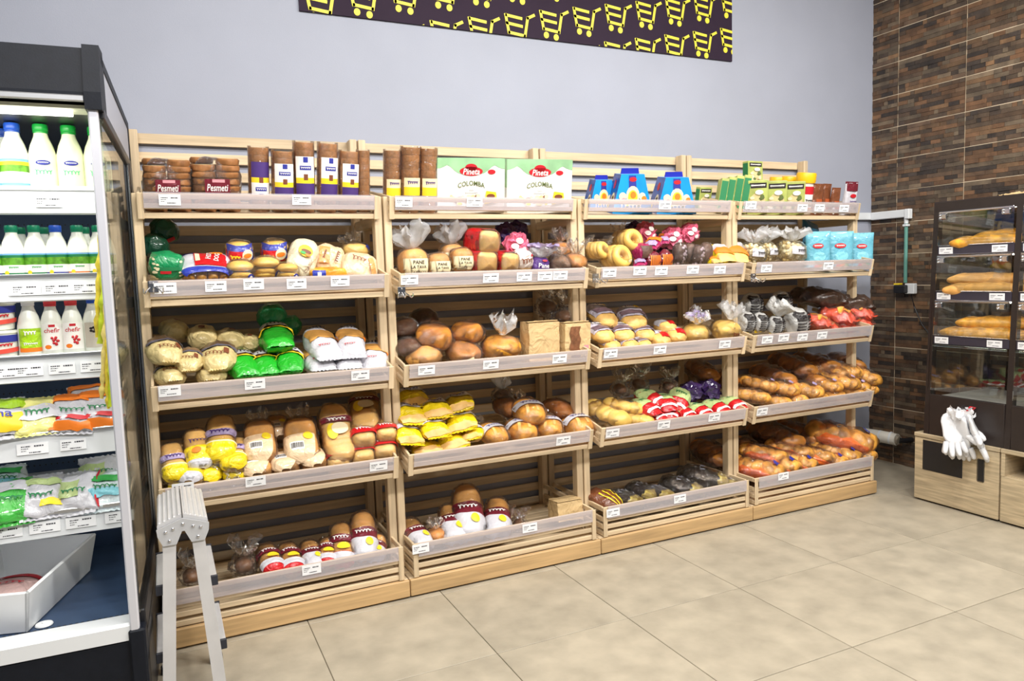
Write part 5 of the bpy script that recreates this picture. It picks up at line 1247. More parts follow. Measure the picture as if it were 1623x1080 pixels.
for i, z in enumerate(SHZ):
    obj('shelf', MB().bbox(XL, -.05, -.885, -.22, z-.022, z, .003), FWH, FR)
    pr = obj('price_rail', MB().prism([(-.885, z-.078), (-.905, z-.074), (-.895, z-.004), (-.885, z)], 'x', XL, -.05), FWH, FR)
    obj('shelf_edge', MB().bbox(XL, -.05, -.90, -.884, z-.004, z+.012, .003), ALU if i else FWH, FR)
    for (px, py) in FCP[i]:
        p = at_y(px, py, -.96); q = FRM.inverted() @ p
        o = link('price_tag', fcards[px % 2], pr); o.location = (q.x, -.903, z-.038); o.rotation_euler = (R(-8), 0, 0)
    if True:
        obj('shelf_lamp_or_fill', MB().box(XL+.05, -.09, -.86, -.84, z-.034, z-.0225), mat(f'led_strip_{i}', (1, 1, .97), .5, emit=(2.6, 2.0, 1.4, 1.0, 2.2)[i]), FR)  # lowest strip is an added fill, brightening the deck and crate
fl_ = area('fridge_lamp', (-.75, -1.06, 1.94), (R(30), 0, 0), 1.3, .06, 5, (1, 1, .90)); fl_.parent = FR
# dairy goods: (px, shelf, distance behind shelf front, ...)
def on_shelf(px, py, i, d=.05):
    y = -.93+d; p = at_y(px, py, y); return Vector((p.x, y, SHZ[i]))
MILK = mat('milk_bottle', rgb(240, 242, 232), .25); MILK2 = mat('milk_cream', rgb(240, 244, 210), .25)
def lathe_label(p, r_, z0, z1, a, m_, name='label', a0=0, k=1.012):
    p.add(name, MB().grid(lambda u, v: Vector((r_*k*sin((v-.5)*2*a+a0), -r_*k*cos((v-.5)*2*a+a0), z0+(z1-z0)*u)), 2, 12), m_)
def cylF(r_, cz_, k=1.03): return lambda x, z: Vector((r_*k*sin(x/r_), -r_*k*cos(x/r_), cz_+z))
def bottle(key, desc, cap, r_=.0375, h=.205, kind=0, body=None):
    p = Proto('milk_bottle', 2*r_, 'bottle', desc); s_ = h/.205
    prof = [(r_*.9, 0), (r_, .006), (r_, .095*s_), (r_*.97, .11*s_), (r_*.78, .14*s_), (r_*.52, .165*s_), (r_*.46, .178*s_), (r_*.46, .186*s_), (r_*.3, .187*s_)]
    p.add('bottle', MB().lathe(prof, 24), body or MILK)
    p.add('cap', MB().lathe([(r_*.5, .182*s_), (r_*.54, .184*s_), (r_*.54, .198*s_), (r_*.5, .203*s_), (r_*.02, .204*s_)], 20), cap)
    p.add('cap_ring', MB().lathe([(r_*.48, .176*s_), (r_*.53, .177*s_), (r_*.53, .181*s_), (r_*.48, .182*s_)], 18), cap)
    if kind == 1:   # oval blue logo, green handwriting
        p.add('logo', MB().grid(lambda u, v: cylF(r_, .088)(.021*u*cos(2*pi*v), .008*u*sin(2*pi*v)), 2, 14, True), T_BLU)
        t = MB(); put_scribble(t, .03, .005, cylF(r_, .088, 1.04), 0, 6, 3, .3); p.add('logo_print', t, T_WHT)
        t = MB(); put_scribble(t, .048, .022, cylF(r_, .058), 0, 5, 7, .12); p.add('lettering', t, mat('print_mint', rgb(80, 206, 130), .5))
    if kind == 2:   # scenic label: sky, meadow, white panel, coloured foot
        z = [.012, .022, .055, .075, .086, .094]
        ms = [T_LBL, T_WHT, mat('print_meadow', rgb(96, 160, 40), .5, .5, 60), T_YEL, T_LBL]
        for i in range(5): lathe_label(p, r_, z[i]*s_, z[i+1]*s_, 1.25, ms[i])
    if kind in (3, 4, 5):
        z = [.006, .02, .05, .078, .088, .094]; foot = {3: T_DGN, 4: T_BLU, 5: T_ORG}[kind]
        ms = [foot, T_WHT, mat('print_meadow', rgb(96, 160, 40), .5, .5, 60), T_DGN, T_LBL]
        for i in range(5): lathe_label(p, r_, z[i]*s_, z[i+1]*s_, 1.3, ms[i])
        p.add('flower', MB().grid(lambda u, v: cylF(r_, .02*s_, 1.04)(-.02+.007*u*cos(2*pi*v), .007*u*sin(2*pi*v)), 2, 10, True), T_YEL)
        t = MB(); put_scribble(t, .026, .006, cylF(r_, .04*s_, 1.03), 0, 6, 5, .3); p.add('lettering', t, T_GRN)
    if kind == 6:
        lathe_label(p, r_, .03*s_, .10*s_, 1.0, LIME); lathe_label(p, r_, .02*s_, .034*s_, 1.0, T_ORG, k=1.02)
        t = MB(); put_scribble(t, .034, .014, cylF(r_, .085*s_, 1.03), 0, 4, 5, .25); put_scribble(t, .04, .008, cylF(r_, .048*s_, 1.03), 0, 7, 6, .3); p.add('lettering', t, T_WHT)
    if kind == 7:
        lathe_label(p, r_, .022*s_, .115*s_, .95, T_WHT)
        t = MB(); put_text(t, 'chefir', .046, cylF(r_, .092*s_, 1.03)); p.add('lettering', t, T_RED)
        p.add('logo', MB().grid(lambda u, v: cylF(r_, .108*s_, 1.03)((u-.5)*.018, (v-.5)*.008), 2, 2), T_RED)
        b_ = MB(); rq = random.Random(3)
        for i in range(11): b_.sphere(cylF(r_, .055*s_, 1.0)(rq.uniform(-.002, .016), rq.uniform(-.014, .014)), .0045, 7, 5)
        p.add('raspberry_picture', b_, T_RED); p.add('orchard_picture', MB().grid(lambda u, v: cylF(r_, .034*s_, 1.03)(-.014+.01*u*cos(2*pi*v), .007*u*sin(2*pi*v)), 2, 10, True), T_ORG)
    if kind == 8:
        lathe_label(p, r_, .022*s_, .11*s_, .95, mat('print_sand2', rgb(206, 198, 184), .5))
        for i in range(5):
            a = 2*pi*i/5; p.add('petal', MB().grid(lambda u, v, a=a: cylF(r_, .085*s_, 1.035)(-.006+.007*cos(a)+.0055*u*cos(2*pi*v), .007*sin(a)+.004*u*sin(2*pi*v)), 2, 8, True), T_BLK)
    return reg(key, p, h)
CAPG = mat('cap_green', rgb(20, 160, 60), .35); CAPT = mat('cap_teal', rgb(16, 132, 96), .35); CAPB = mat('cap_blue', rgb(34, 84, 190), .35); CAPR = mat('cap_red', rgb(222, 62, 70), .35); CAPW = mat('cap_white', rgb(236, 236, 236), .35)
bottle('milk_scene', 'large milk bottle with blue cap and meadow label', CAPB, .041, .215, 2); bottle('milk_green', 'large creamy milk bottle with green cap', CAPG, .041, .215, 1, MILK2)
bottle('small_green', 'small milk bottle with teal cap', CAPT, .034, .17, 3); bottle('small_blue', 'small milk bottle with blue cap', CAPB, .034, .17, 4); bottle('small_orange', 'small milk bottle with teal cap, orange label foot', CAPT, .034, .17, 5)
bottle('kef_lime', 'white-capped bottle with lime green label', CAPW, .035, .195, 6); bottle('kef_rasp', 'red-capped kefir bottle with raspberry picture', CAPR, .034, .19, 7); bottle('kef_flower', 'bottle with blue cap and dark flower', CAPB, .036, .195, 8)
def shelfset(key, i, items, where):
    p = KIND[key]; xs = sorted(t[0] for t in items)
    for t in items:
        px, d = t[0], t[1]; loc = on_shelf(px, (245, 395, 520, 660, 790)[i], i, d)
        lb = p.desc+(f', {ORD[xs.index(px)]} from left' if len(items) > 1 else '')+f', {where}'
        p.inst(lb, f'{p.desc}, {where}' if len(items) > 1 else None, loc, (0, 0, R(t[2] if len(t) > 2 else 6)), (1, 1, 1))
shelfset('milk_scene', 0, [(22, .05), (-24, .05), (10, .16)], "fridge's top shelf"); shelfset('milk_green', 0, [(67, .05), (111, .05), (153, .05)], "fridge's top shelf")
shelfset('small_green', 1, [(20, .05), (56, .05), (157, .05), (70, .14), (33, .14), (166, .14)], "fridge's second shelf"); shelfset('small_blue', 1, [(90, .05), (-16, .05)], "fridge's second shelf"); shelfset('small_orange', 1, [(124, .05), (135, .14)], "fridge's second shelf")
shelfset('kef_lime', 2, [(47, .05)], "fridge's third shelf"); shelfset('kef_rasp', 2, [(82, .05), (115, .05)], "fridge's third shelf"); shelfset('kef_flower', 2, [(150, .06)], "fridge's third shelf")
def mk_tub():
    p = Proto('cream_tub', .115, 'tub', 'white sour cream tub with blue and red print'); h = .092
    p.add('tub', MB().lathe([(.046, 0), (.052, .004), (.057, h*.9), (.055, h*.95)], 26), MILK)
    p.add('lid', MB().lathe([(.058, h*.9), (.061, h*.91), (.061, h*.98), (.056, h), (.002, h)], 26), MILK)
    def q(z0, z1): return lambda u, v: Vector((.0583*sin((v-.5)*3), -.0583*cos((v-.5)*3), z0+(z1-z0)*u))
    p.add('blue_band', MB().grid(q(.056, .078), 2, 14), T_BLU); p.add('red_band', MB().grid(lambda u, v: q(.012+.014*v, .026+.014*v)(u, v), 2, 14), mat('print_coral', rgb(226, 80, 66), .45))
    t = MB(); put_scribble(t, .08, .010, cylF(.0583, .047, 1.02), 0, 8, 4, .4); p.add('lettering', t, T_RED)
    reg('tub', p, h)
mk_tub()
for j, (px, z, wd) in enumerate(((-2, 0, 'lower'), (-4, .093, 'upper'))):
    loc = on_shelf(px, 550, 2, .06); loc.z += z
    KIND['tub'].inst(f"white sour cream tub with blue and red print, {wd} of two, fridge's third shelf", 'sour cream tubs', loc, (0, 0, R(10)))
# pillow bags on the lower shelves
def fbag(key, desc, w, l, h, base, prints, seed, txt=None):
    p = Proto('cheese_bag', w, 'cheese', desc); w *= .86; h *= 1.25; b = Body(w, l, h, 2.6, (3, 3), (.95, .95), .09, 14, seed, crease=.06); p.add('bag', b.mesh(MB(), 24, 34), base)
    for (t0, t1, a0, a1, m_) in prints: p.add('print', b.patch(t0, t1, a0, a1, .004, 5, 10), m_)
    for sg in (-1, 1):
        p.add('seal', MB().grid(lambda u, v: Vector(((v-.5)*w*.97, sg*(l/2*.97+u*.014), h/2*b.bot+.003*sin(v*44))), 2, 16), base)
    t = MB()
    if txt: put_text(t, txt, w*.36, b.T('top', 0, -.12*l, .008))
    else: put_scribble(t, w*.55, l*.12, b.T('top', 0, -.1*l, .008), 0, 5, seed, .22)
    p.add('lettering', t, T_BLU if txt else T_DGN); return reg(key, p, h)
fbag('fb_yel', 'yellow-printed cheese bag with blue letters', .14, .15, .06, WHITE, [(-.9, -.1, .3, pi-.3, T_YEL), (.2, .9, .3, pi-.3, LIME)], 201, 'na')
fbag('fb_yel2', 'white cheese bag with yellow print', .15, .15, .06, bagm('butter', (242, 238, 150)), [(-.5, .2, .6, pi-.6, WHITE)], 202)
fbag('fb_org', 'white cheese bag with orange and red print', .16, .16, .065, WHITE, [(-.95, -.7, .2, pi-.2, T_ORG), (-.62, -.45, .3, pi-.3, T_RED), (.3, .9, .3, pi-.3, T_ORG)], 203)
fbag('fb_grn', 'green printed cheese bag', .15, .16, .06, bagm('leaf', (70, 178, 70)), [(.2, .85, .3, pi-.3, WHITE)], 204)
fbag('fb_wht', 'white cheese bag with pale print', .15, .16, .06, WHITE, [(-.7, -.4, .6, 1.6, T_YEL), (.2, .6, .4, pi-.4, LGREEN)], 205)
fbag('fb_wgr', 'white cheese bag with green hills and red edge', .15, .16, .06, WHITE, [(-.5, .3, 1.4, pi-.3, LGREEN), (-.9, .9, .15, .45, T_RED)], 206)
fbag('fb_blu', 'white and pale blue cheese bag', .15, .16, .06, bagm('ice', (222, 236, 242)), [(-.6, -.2, .4, pi-.4, LTEAL), (.1, .5, .8, pi-.8, T_GRN)], 207)
def put_fb(key, i, px, py, d, rx, ry, rz, extra):
    p = KIND[key]; y = -.95+d; c = at_y(px, py, y); E_ = Euler((R(rx), R(ry), R(rz))); loc = c-E_.to_matrix() @ Vector((0, 0, p.h/2))
    p.inst(f"{p.desc}, {extra}", 'cheese bags in the fridge', loc, tuple(E_))
put_fb('fb_yel', 3, 8, 662, .06, 42, 0, 8, "leftmost on fridge's fourth shelf"); put_fb('fb_yel2', 3, 60, 658, .07, 38, 0, 4, "fridge's fourth shelf"); put_fb('fb_org', 3, 117, 654, .07, 38, 4, -6, "centre of fridge's fourth shelf"); put_fb('fb_org', 3, 160, 648, .07, 42, 0, 0, "right end of fridge's fourth shelf")
put_fb('fb_org', 3, 145, 634, .16, 30, 0, 10, "behind, on fridge's fourth shelf")
put_fb('fb_grn', 4, 18, 795, .06, 42, 0, 6, "leftmost on fridge's fifth shelf"); put_fb('fb_wht', 4, 66, 786, .07, 40, 0, 4, "fridge's fifth shelf"); put_fb('fb_wgr', 4, 122, 780, .07, 40, -6, -10, "centre of fridge's fifth shelf"); put_fb('fb_blu', 4, 168, 776, .07, 36, 0, 0, "right end of fridge's fifth shelf")
put_fb('fb_wgr', 4, 160, 752, .16, 36, 0, 8, "behind, on fridge's fifth shelf"); put_fb('fb_blu', 4, 8, 765, .17, 30, 0, 8, "behind, left on fridge's fifth shelf")
# white crate on the deck
wc = thing('white_crate', 'white plastic crate on the fridge floor', 'crate', FRM @ Vector((-.43, -.72, .353)), (0, 0, R(-16)))
CW = mat('crate_white', rgb(244, 246, 248), .35)
W_, D_, H_ = .30, .50, .14; t_ = .012
mb = MB(); mb.bbox(-W_/2, W_/2, -D_/2, D_/2, 0, t_, .004); obj('floor_plate', mb, CW, wc)
for nm, bx in (('side', (-W_/2, -W_/2+t_, -D_/2, D_/2)), ('side', (W_/2-t_, W_/2, -D_/2, D_/2)), ('end', (-W_/2, W_/2, -D_/2, -D_/2+t_)), ('end', (-W_/2, W_/2, D_/2-t_, D_/2))):
    mb = MB().bbox(bx[0], bx[1], bx[2], bx[3], 0, H_, .004); mb.v = [(x*(1+.16*z/H_), y*(1+.10*z/H_), z) for x, y, z in mb.v]; obj(nm, mb, CW, wc)
mp_ = thing('meat_pack', 'pale packet with red edge inside the white crate', 'packet', FRM @ Vector((-.44, -.70, .37)), (0, 0, R(-20)))
b = Body(.17, .20, .06, 2.6, (3, 3), seed=210); obj('packet', b.mesh(MB(), 14, 18), bagm('blush2', (226, 190, 184)), mp_, True); obj('red_edge', b.patch(.3, .6, .4, pi-.4, .004), T_RED, mp_, True); t = MB(); put_scribble(t, .1, .03, b.T('top', 0, -.02, .007), 0, 5, 4, .2); obj('lettering', t, T_RED, mp_)
# small litter on the deck
for (px, py, r_) in ((70, 990, .018),):
    p = at_y(px, py, -1.0); dk = thing('drain_cap', 'small white drain cap on the fridge floor', 'cap', (p.x, -1.0, .353)); obj('cap', MB().lathe([(.024, 0), (.026, .002), (.024, .006), (.010, .008), (.002, .008)], 20), CW, dk, True)
    obj('cap_hub', MB().lathe([(.007, .0075), (.007, .011), (.002, .011)], 12), CW, dk, True)
# bundle of yellow-green strips hanging at the end wall
hs = thing('hanging_strips', 'bundle of long yellow-green jointed strips hanging inside the fridge end', 'strips', (0, 0, 0))
STR = [mat('strip_yellow', rgb(222, 200, 60), .5, .25, 40), mat('strip_green', rgb(186, 204, 40), .5, .25, 40), mat('strip_straw', rgb(226, 206, 120), .5, .25, 40)]
for j, (pts, r_) in enumerate((([(166, 372), (163, 430), (161, 480), (160, 535)], .0075), ([(170, 440), (168, 490), (165, 545)], .008), ([(174, 480), (172, 540), (169, 600), (167, 632)], .007), ([(177, 500), (176, 560), (176, 620), (178, 648)], .006), ([(181, 530), (181, 600), (180, 645)], .005))):
    r_ *= 1.35; P3 = [at_y(a-6, b, -.99-.008*j) for a, b in pts]; fine = []
    for a in range(len(P3)-1):
        for s_ in range(6): fine.append(P3[a].lerp(P3[a+1], s_/6))
    fine.append(P3[-1]); rr = [r_*(1.35 if i % 5 == 0 else 1)*(.75+.25*sin(i*1.7)) for i in range(len(fine))]
    obj('strip', MB().tube(fine, rr, 8), STR[j % 3], hs, True)
hp = at_y(160, 366, -.995); obj('hanger', MB().tube([hp+Vector((0, 0, -.005)), hp+Vector((.004, 0, .02)), hp+Vector((.03, 0, .022))], .003, 6), CHR, hs, True)

# ------------------------------------------------------------------ aluminium step ladder, folded almost shut
LD = thing('step_ladder', 'small aluminium folding step ladder in front of the leftmost rack', 'ladder', (.095, -.975, 0))
AL = mat('ladder_aluminium', rgb(206, 206, 208), .36, .06, 12, metal=.2); ALB = mat('ladder_bracket', rgb(192, 194, 198), .4, .05, 20, metal=.25); RUB = mat('ladder_rubber', rgb(36, 38, 48), .6)
for sg in (-1, 1):
    tp = obj('platform', MB().prism([(sg*.002, .694), (sg*.074, .668), (sg*.076, .655), (sg*.002, .680)], 'y', -.185, .185), AL, LD)
    for i in range(5):
        x = sg*(.010+.0145*i); z = .694-abs(x)*.36
        obj('grip_ridge', MB().bbox(x-.0035, x+.0035, -.183, .183, z-.001, z+.004, .0012), AL, tp)
    for yy in (-.178, .178):
        mb = MB(); x0, x1 = sg*.037, sg*.064
        def leg(xc0, xc1, z1_, z0_, wx, wy, y_, mb):
            b = len(mb.v)
            for (xc, z) in ((xc0, z1_), (xc1, z0_)):
                for dx, dy in ((-wx, -wy), (wx, -wy), (wx, wy), (-wx, wy)): mb.v.append((xc+dx, y_+dy, z))
            for q in ((0, 1, 5, 4), (1, 2, 6, 5), (2, 3, 7, 6), (3, 0, 4, 7), (0, 3, 2, 1), (4, 5, 6, 7)): mb.face([b+i for i in q])
        leg(sg*.040, sg*.082, .648, .02, .0195, .011, yy, mb); obj('leg', mb, AL, LD)
        obj('foot', MB().bbox(sg*.083-.023, sg*.083+.023, yy-.015, yy+.015, 0, .03, .004), RUB, LD)
    for z, x in ((.46, .058), (.235, .072)):
        tr = obj('tread', MB().bbox(sg*x+(-.012 if sg > 0 else -.034), sg*x+(.034 if sg > 0 else .012), -.166, .166, z-.022, z, .003), AL, LD)
        for yy in (-.168, .160): obj('end_cap', MB().bbox(sg*x+(-.014 if sg > 0 else -.036), sg*x+(.036 if sg > 0 else .014), yy, yy+.010, z-.03, z+.004, .002), RUB, tr)
for yy in (-.196, .190):
    br = obj('hinge_bracket', MB().prism([(-.078, .655), (0, .682), (.078, .655), (.076, .632), (.062, .600), (.022, .600), (.004, .640), (-.004, .640), (-.022, .600), (-.062, .600), (-.076, .632)], 'y', yy, yy+.006), ALB, LD)
    for (x, z) in ((-.052, .645), (-.03, .652), (0, .664), (.03, .652), (.052, .645), (-.042, .615), (.042, .615)):
        obj('rivet', MB().sphere((x, yy-.001 if yy < 0 else yy+.007, z), .0055, 8, 5), CHR, br, True)
obj('hinge_bar', MB().tube([(0, -.19, .664), (0, .19, .664)], .006, 8), AL, LD, True)

# ------------------------------------------------------------------ bakery display case by the tiled wall
OAKX = mat('oak_front', rgb(196, 178, 146), .5, .28, 3, .05, 8, stretch=(1, 2, 26), objrand=.03)
DARK = mat('case_dark', rgb(44, 36, 34), .4, .1, 20); DGL = mat('case_shelf_front', rgb(58, 54, 66), .28)
XF = 4.10
def cab(y0, y1, label, kind):
    c = thing('base_cabinet', label, 'cabinet', (XF, y0, 0), group='oak base cabinets'); wd = y0-y1
    obj('body', MB().box(.022, .58, -wd+.002, -.002, .018, .385 if kind == 0 else .262), OAKX, c)
    obj('worktop', MB().bbox(-.004, .585, -wd, 0, .386, .410, .003), OAKX, c); obj('plinth', MB().box(.03, .56, -wd+.01, -.01, 0, .018), BLK, c)
    if kind == 0:
        f_ = obj('door', MB().bbox(.0, .021, -wd+.003, -.003, .012, .383, .002), OAKX, c)
        a = at_x(1463, 697, XF); b = at_x(1525, 759, XF)
        obj('black_panel', MB().bbox(-.003, .004, b.y-y0, a.y-y0, b.z, a.z, .002), BLK, f_)
        a2 = at_x(1549, 724, XF); b2 = at_x(1560, 766, XF)
        obj('slot_handle', MB().bbox(-.003, .004, b2.y-y0, a2.y-y0, b2.z, a2.z-.01, .006), BLK, f_)
    else:
        obj('door', MB().bbox(.0, .021, -wd+.003, -.003, .012, .26, .002), OAKX, c)
        for ya in (-wd+.003, -.023): obj('side_panel', MB().box(.0, .58, ya, ya+.02, .262, .385), OAKX, c)
        obj('back_panel', MB().box(.55, .58, -wd+.02, -.02, .262, .385), BLK, c)
    return c
cab(-.803, -1.305, 'oak base cabinet with black panel and slot handle under the display case', 0)
cab(-1.309, -1.81, 'oak base cabinet with open niche at right edge', 1)
tb = thing('serving_tray', 'round brown tray in the open cabinet niche', 'tray', (4.28, -1.53, .263))
obj('tray', MB().lathe([(.13, 0), (.155, .004), (.17, .03), (.175, .03), (.165, .0), (.002, .004)], 26), mat('tray_brown', rgb(140, 92, 48), .4, .2, 10), tb, True)
obj('napkin', MB().grid(lambda u, v: Vector((-.09+.18*u, -.09+.18*v, .030+.012*noise.noise(Vector((u*5, v*5, 1))))), 8, 8), mat('napkin_dark', rgb(84, 52, 36), .8), tb, True)
DC = thing('bakery_case', 'dark-framed bakery display case with clear flap doors on oak cabinets', 'display case', (0, 0, .41))
def xf(z): return XF+.008+(z-.41)*.045
def post(y, name='front_post'):
    mb = MB(); b = len(mb.v)
    for z in (.41, 1.76):
        for dx, dy in ((0, 0), (.035, 0), (.035, -.032), (0, -.032)): mb.v.append((xf(z)+dx, y+dy, z-.41))
    for q in ((0, 1, 5, 4), (1, 2, 6, 5), (2, 3, 7, 6), (3, 0, 4, 7), (0, 3, 2, 1), (4, 5, 6, 7)): mb.face([b+i for i in q])
    return obj(name, mb, DARK, DC)
YB = (-.855, -1.318, -1.776)
for y in YB:
    post(y); obj('back_post', MB().bbox(4.64, 4.67, y-.032, y, 0, 1.34, .003), DARK, DC)
    obj('top_side_rail', MB().box(xf(1.74), 4.67, y-.03, y-.002, 1.31, 1.345), DARK, DC)
obj('end_glass', MB().prism([(xf(.66), .25), (xf(1.72), 1.31), (4.64, 1.31), (4.64, .25)], 'y', YB[0]-.018, YB[0]-.013), GLASS, DC)
obj('top_front_bar', MB().bbox(xf(1.74)-.002, xf(1.74)+.05, YB[2]-.03, YB[0], 1.285, 1.35, .004), DARK, DC)
obj('roof_panel', MB().box(xf(1.74)+.02, 4.66, YB[2]-.02, YB[0]-.01, 1.335, 1.345), DGL, DC)
for y0, y1 in ((YB[0]-.032, YB[1]), (YB[1]-.032, YB[2])):
    obj('lower_front', MB().bbox(xf(.5)-.004, xf(.5)+.02, y1+.001, y0-.001, .0, .238, .003), DARK, DC)
    obj('white_shelf', MB().box(xf(.66)+.02, 4.66, y1+.002, y0-.002, .21, .222), mat('case_white_shelf', rgb(226, 222, 214), .35), DC)
    obj('rear_panel', MB().box(4.645, 4.655, y1+.002, y0-.002, .0, .25), DARK, DC)
    ZT = (.993, 1.247, 1.506)
    for i, z in enumerate(ZT):
        x0 = xf(z)
        sh_ = obj('shelf_tray', MB().box(x0+.012, 4.64, y1+.003, y0-.003, z-.41-.03, z-.41-.018), mat('tray_grey', rgb(150, 146, 142), .4), DC)
        obj('shelf_front', MB().bbox(x0-.004, x0+.012, y1+.002, y0-.002, z-.41-.05, z-.41, .003), DGL, sh_)
        obj('chrome_lip', MB().bbox(x0-.006, x0+.0, y1+.004, y0-.004, z-.41+.0, z-.41+.004, .001), CHR, sh_)
        for yy in (y0-.055, y1+.075):
            o = link('price_tag', CARDS[i], sh_); o.location = (x0-.006, yy, z-.41-.026); o.rotation_euler = (0, 0, R(-90)); o.scale = (1.05, 1, .9)
    for i, z in enumerate((.67, .993, 1.247, 1.506)):
        zt = (.94, 1.195, 1.45, 1.70)[i]
        mb = MB(); b = len(mb.v)
        for zz in (z+.004, zt):
            for dx in (-.012, -.008):
                for yy in (y1+.006, y0-.006): mb.v.append((xf(zz)+dx, yy, zz-.41))
        for q in ((0, 1, 5, 4), (2, 6, 7, 3), (0, 2, 3, 1), (4, 5, 7, 6), (0, 4, 6, 2), (1, 3, 7, 5)): mb.face([b+k for k in q])
        dr = obj('flap_door', mb, GLASS, DC)
        obj('chrome_hinge_bar', MB().bbox(xf(zt)-.014, xf(zt)-.002, y1+.008, y0-.008, zt-.41-.010, zt-.41+.001, .002), CHR if i else GLASS, dr)
        if i:
            obj('led_strip', MB().bbox(xf(zt)+.004, xf(zt)+.016, y1+.01, y0-.01, zt-.41-.008, zt-.41-.001, .001), mat('case_led', (1, .93, .80), .5, emit=14), DC)
            for yy in (y0-.035, y1+.045):
                obj('hinge', MB().bbox(xf(zt)-.022, xf(zt)-.010, yy-.022, yy+.022, zt-.41-.042, zt-.41-.012, .003), CHR, dr)
                mb = MB()
                for k in (0, 1): mb.sphere((xf(zt)-.024, yy+.012, zt-.41-.02-.016*k), .007, 8, 5)
                obj('knob', mb, CHR, dr, True)
obj('crumpled_paper', MB().grid(lambda u, v: Vector((4.24+.10*u, -1.16-.16*v, 1.352+.018*abs(noise.noise(Vector((u*4, v*6, 2))))+.012*sin(pi*u)*sin(pi*v))), 10, 12), PAPER, None, True)
tag(bpy.data.objects['crumpled_paper'], 'strip of crumpled paper lying on top of the bakery case', 'paper'); bpy.data.objects['crumpled_paper'].location = (0, 0, .41)
# baguettes
def mk_baguette(key, desc, l, w, h, inner, seed):
    p = Proto('baguette', l, 'baguette', desc); b = Body(w, l, h, 2.1, (3.2, 3.2), seed=seed, wob=.05); mb = b.mesh(MB(), 26, 18)
    p.add('loaf', mb, inner)
    for i in range(4):
        y = -l*.3+l*.2*i
        p.add('score', MB().grid(lambda u, v: b.top((u-.5)*w*.34+(v-.5)*w*.36, y+(v-.5)*l*.15, .0022-.003*abs(u-.5)), 3, 8), BREADF)
    return reg(key, p, h)
mk_baguette('bag_gold', 'golden baguette', .42, .105, .085, BREADG, 301); mk_baguette('bag_pale', 'pale floury baguette', .36, .10, .08, BREADF, 302); mk_baguette('bag_flat', 'flat golden baguette', .34, .09, .045, BREADG, 303)
BG = [('bag_flat', 1.5, -1.06, 4.30, 0, 20, 'lying at left on the top shelf'), ('bag_gold', 1.5, -1.15, 4.24, .0, 24, 'large, in front on the top shelf'), ('bag_gold', 1.5, -1.20, 4.36, .03, 14, 'behind on the top shelf'),
 ('bag_pale', 1.24, -1.00, 4.36, 0, 34, 'far left on the middle shelf'), ('bag_pale', 1.24, -1.07, 4.29, .055, 30, 'upper left on the middle shelf'), ('bag_pale', 1.24, -1.09, 4.22, 0, 28, 'front left on the middle shelf'), ('bag_pale', 1.24, -1.18, 4.34, .05, 26, 'upper right on the middle shelf'), ('bag_pale', 1.24, -1.18, 4.215, .0, 14, 'front right on the middle shelf'),
 ('bag_gold', .985, -1.06, 4.30, 0, 26, 'long, at left on the lower shelf'), ('bag_gold', .985, -1.14, 4.24, .0, 22, 'front right on the lower shelf'), ('bag_gold', .985, -1.15, 4.31, .06, 24, 'on top, right of the lower shelf')]
for key, z, y, x, dz, rz, ds in BG:
    p = KIND[key]; p.inst(f'{p.desc} {ds} of the bakery case', 'baguettes in the bakery case', (x, y, z-.02+dz), (0, 0, R(rz)))
for z, nm in ((1.5, 'top'), (1.24, 'middle'), (.985, 'lower')):
    for j, x in enumerate((4.25, 4.35)):
        p = KIND['bag_pale' if nm == 'middle' else 'bag_gold']; p.inst(f"{p.desc}, {('front', 'rear')[j]} one at right edge, {nm} shelf of bakery case", 'baguettes at the right edge of the case', (x, -1.56, z-.02), (0, 0, R(18)))
# bunch of disposable gloves on a red string
gp = at_x(1527, 655, xf(.5)-.03)
GB = thing('glove_bunch', 'bunch of white disposable gloves hanging from a red string on the case', 'gloves', gp); GB.scale = (1.22, 1.22, 1.18)
GLV = film('glove_plastic', (.96, .97, 1), .80, .25, .35, 30, .7)
def glove():
    mb = MB()
    def fing(a, ln, r_, base):
        dx, dz = sin(a), -cos(a); pts = [(0+base[0]+dx*ln*t, .004*sin(t*3), base[1]+dz*ln*t) for t in (0, .35, .7, .92, 1)]
        mb.tube([(p[0], p[1], p[2]) for p in pts], [r_*1.05, r_*1.1, r_, r_*.75, r_*.2], 10)
    b = Body(.085, .03, .18, 2.6, (3, 3), seed=5, wob=.08); bm_ = b.mesh(MB(), 10, 18); k = len(mb.v)
    mb.v += [(x, y, z-.15) for x, y, z in bm_.v]; mb.f += [tuple(i+k for i in f) for f in bm_.f]; mb.m += bm_.m
    for i, (a, ln) in enumerate(((-.22, .06), (-.07, .075), (.07, .07), (.24, .055))): fing(a, ln, .0115, (-.032+.0215*i, -.135))
    fing(1.0, .06, .013, (.03, -.075)); return mb.mesh('glove', GLV, True)
GM = glove()
for i, (dx, dy, rz, ry) in enumerate(((.0, 0, 0, 8), (-.012, .022, 25, -14), (-.014, -.025, -30, 20), (-.03, .005, 10, -4), (-.028, .048, 50, -34), (-.03, -.05, -55, 20), (-.045, -.012, -12, 12))):
    o = link('glove', GM, GB); o.location = (dx, dy, .0-.004*i); o.rotation_euler = (R(ry), 0, R(-90+rz))
obj('red_string', MB().tube([(.018, -.03, -.10), (-.02, -.035, -.03), (-.015, -.02, .01), (.0, -.03, .035), (.015, -.045, .03), (.005, -.03, .012), (-.01, 0, .008)], .0035, 6), T_RED, GB, True)
obj('gathered_cuffs', tuft(MB(), (-.02, 0, -.045), (0, 0, 1), .075, .022, .048, 4, 6), GLV, GB, True)

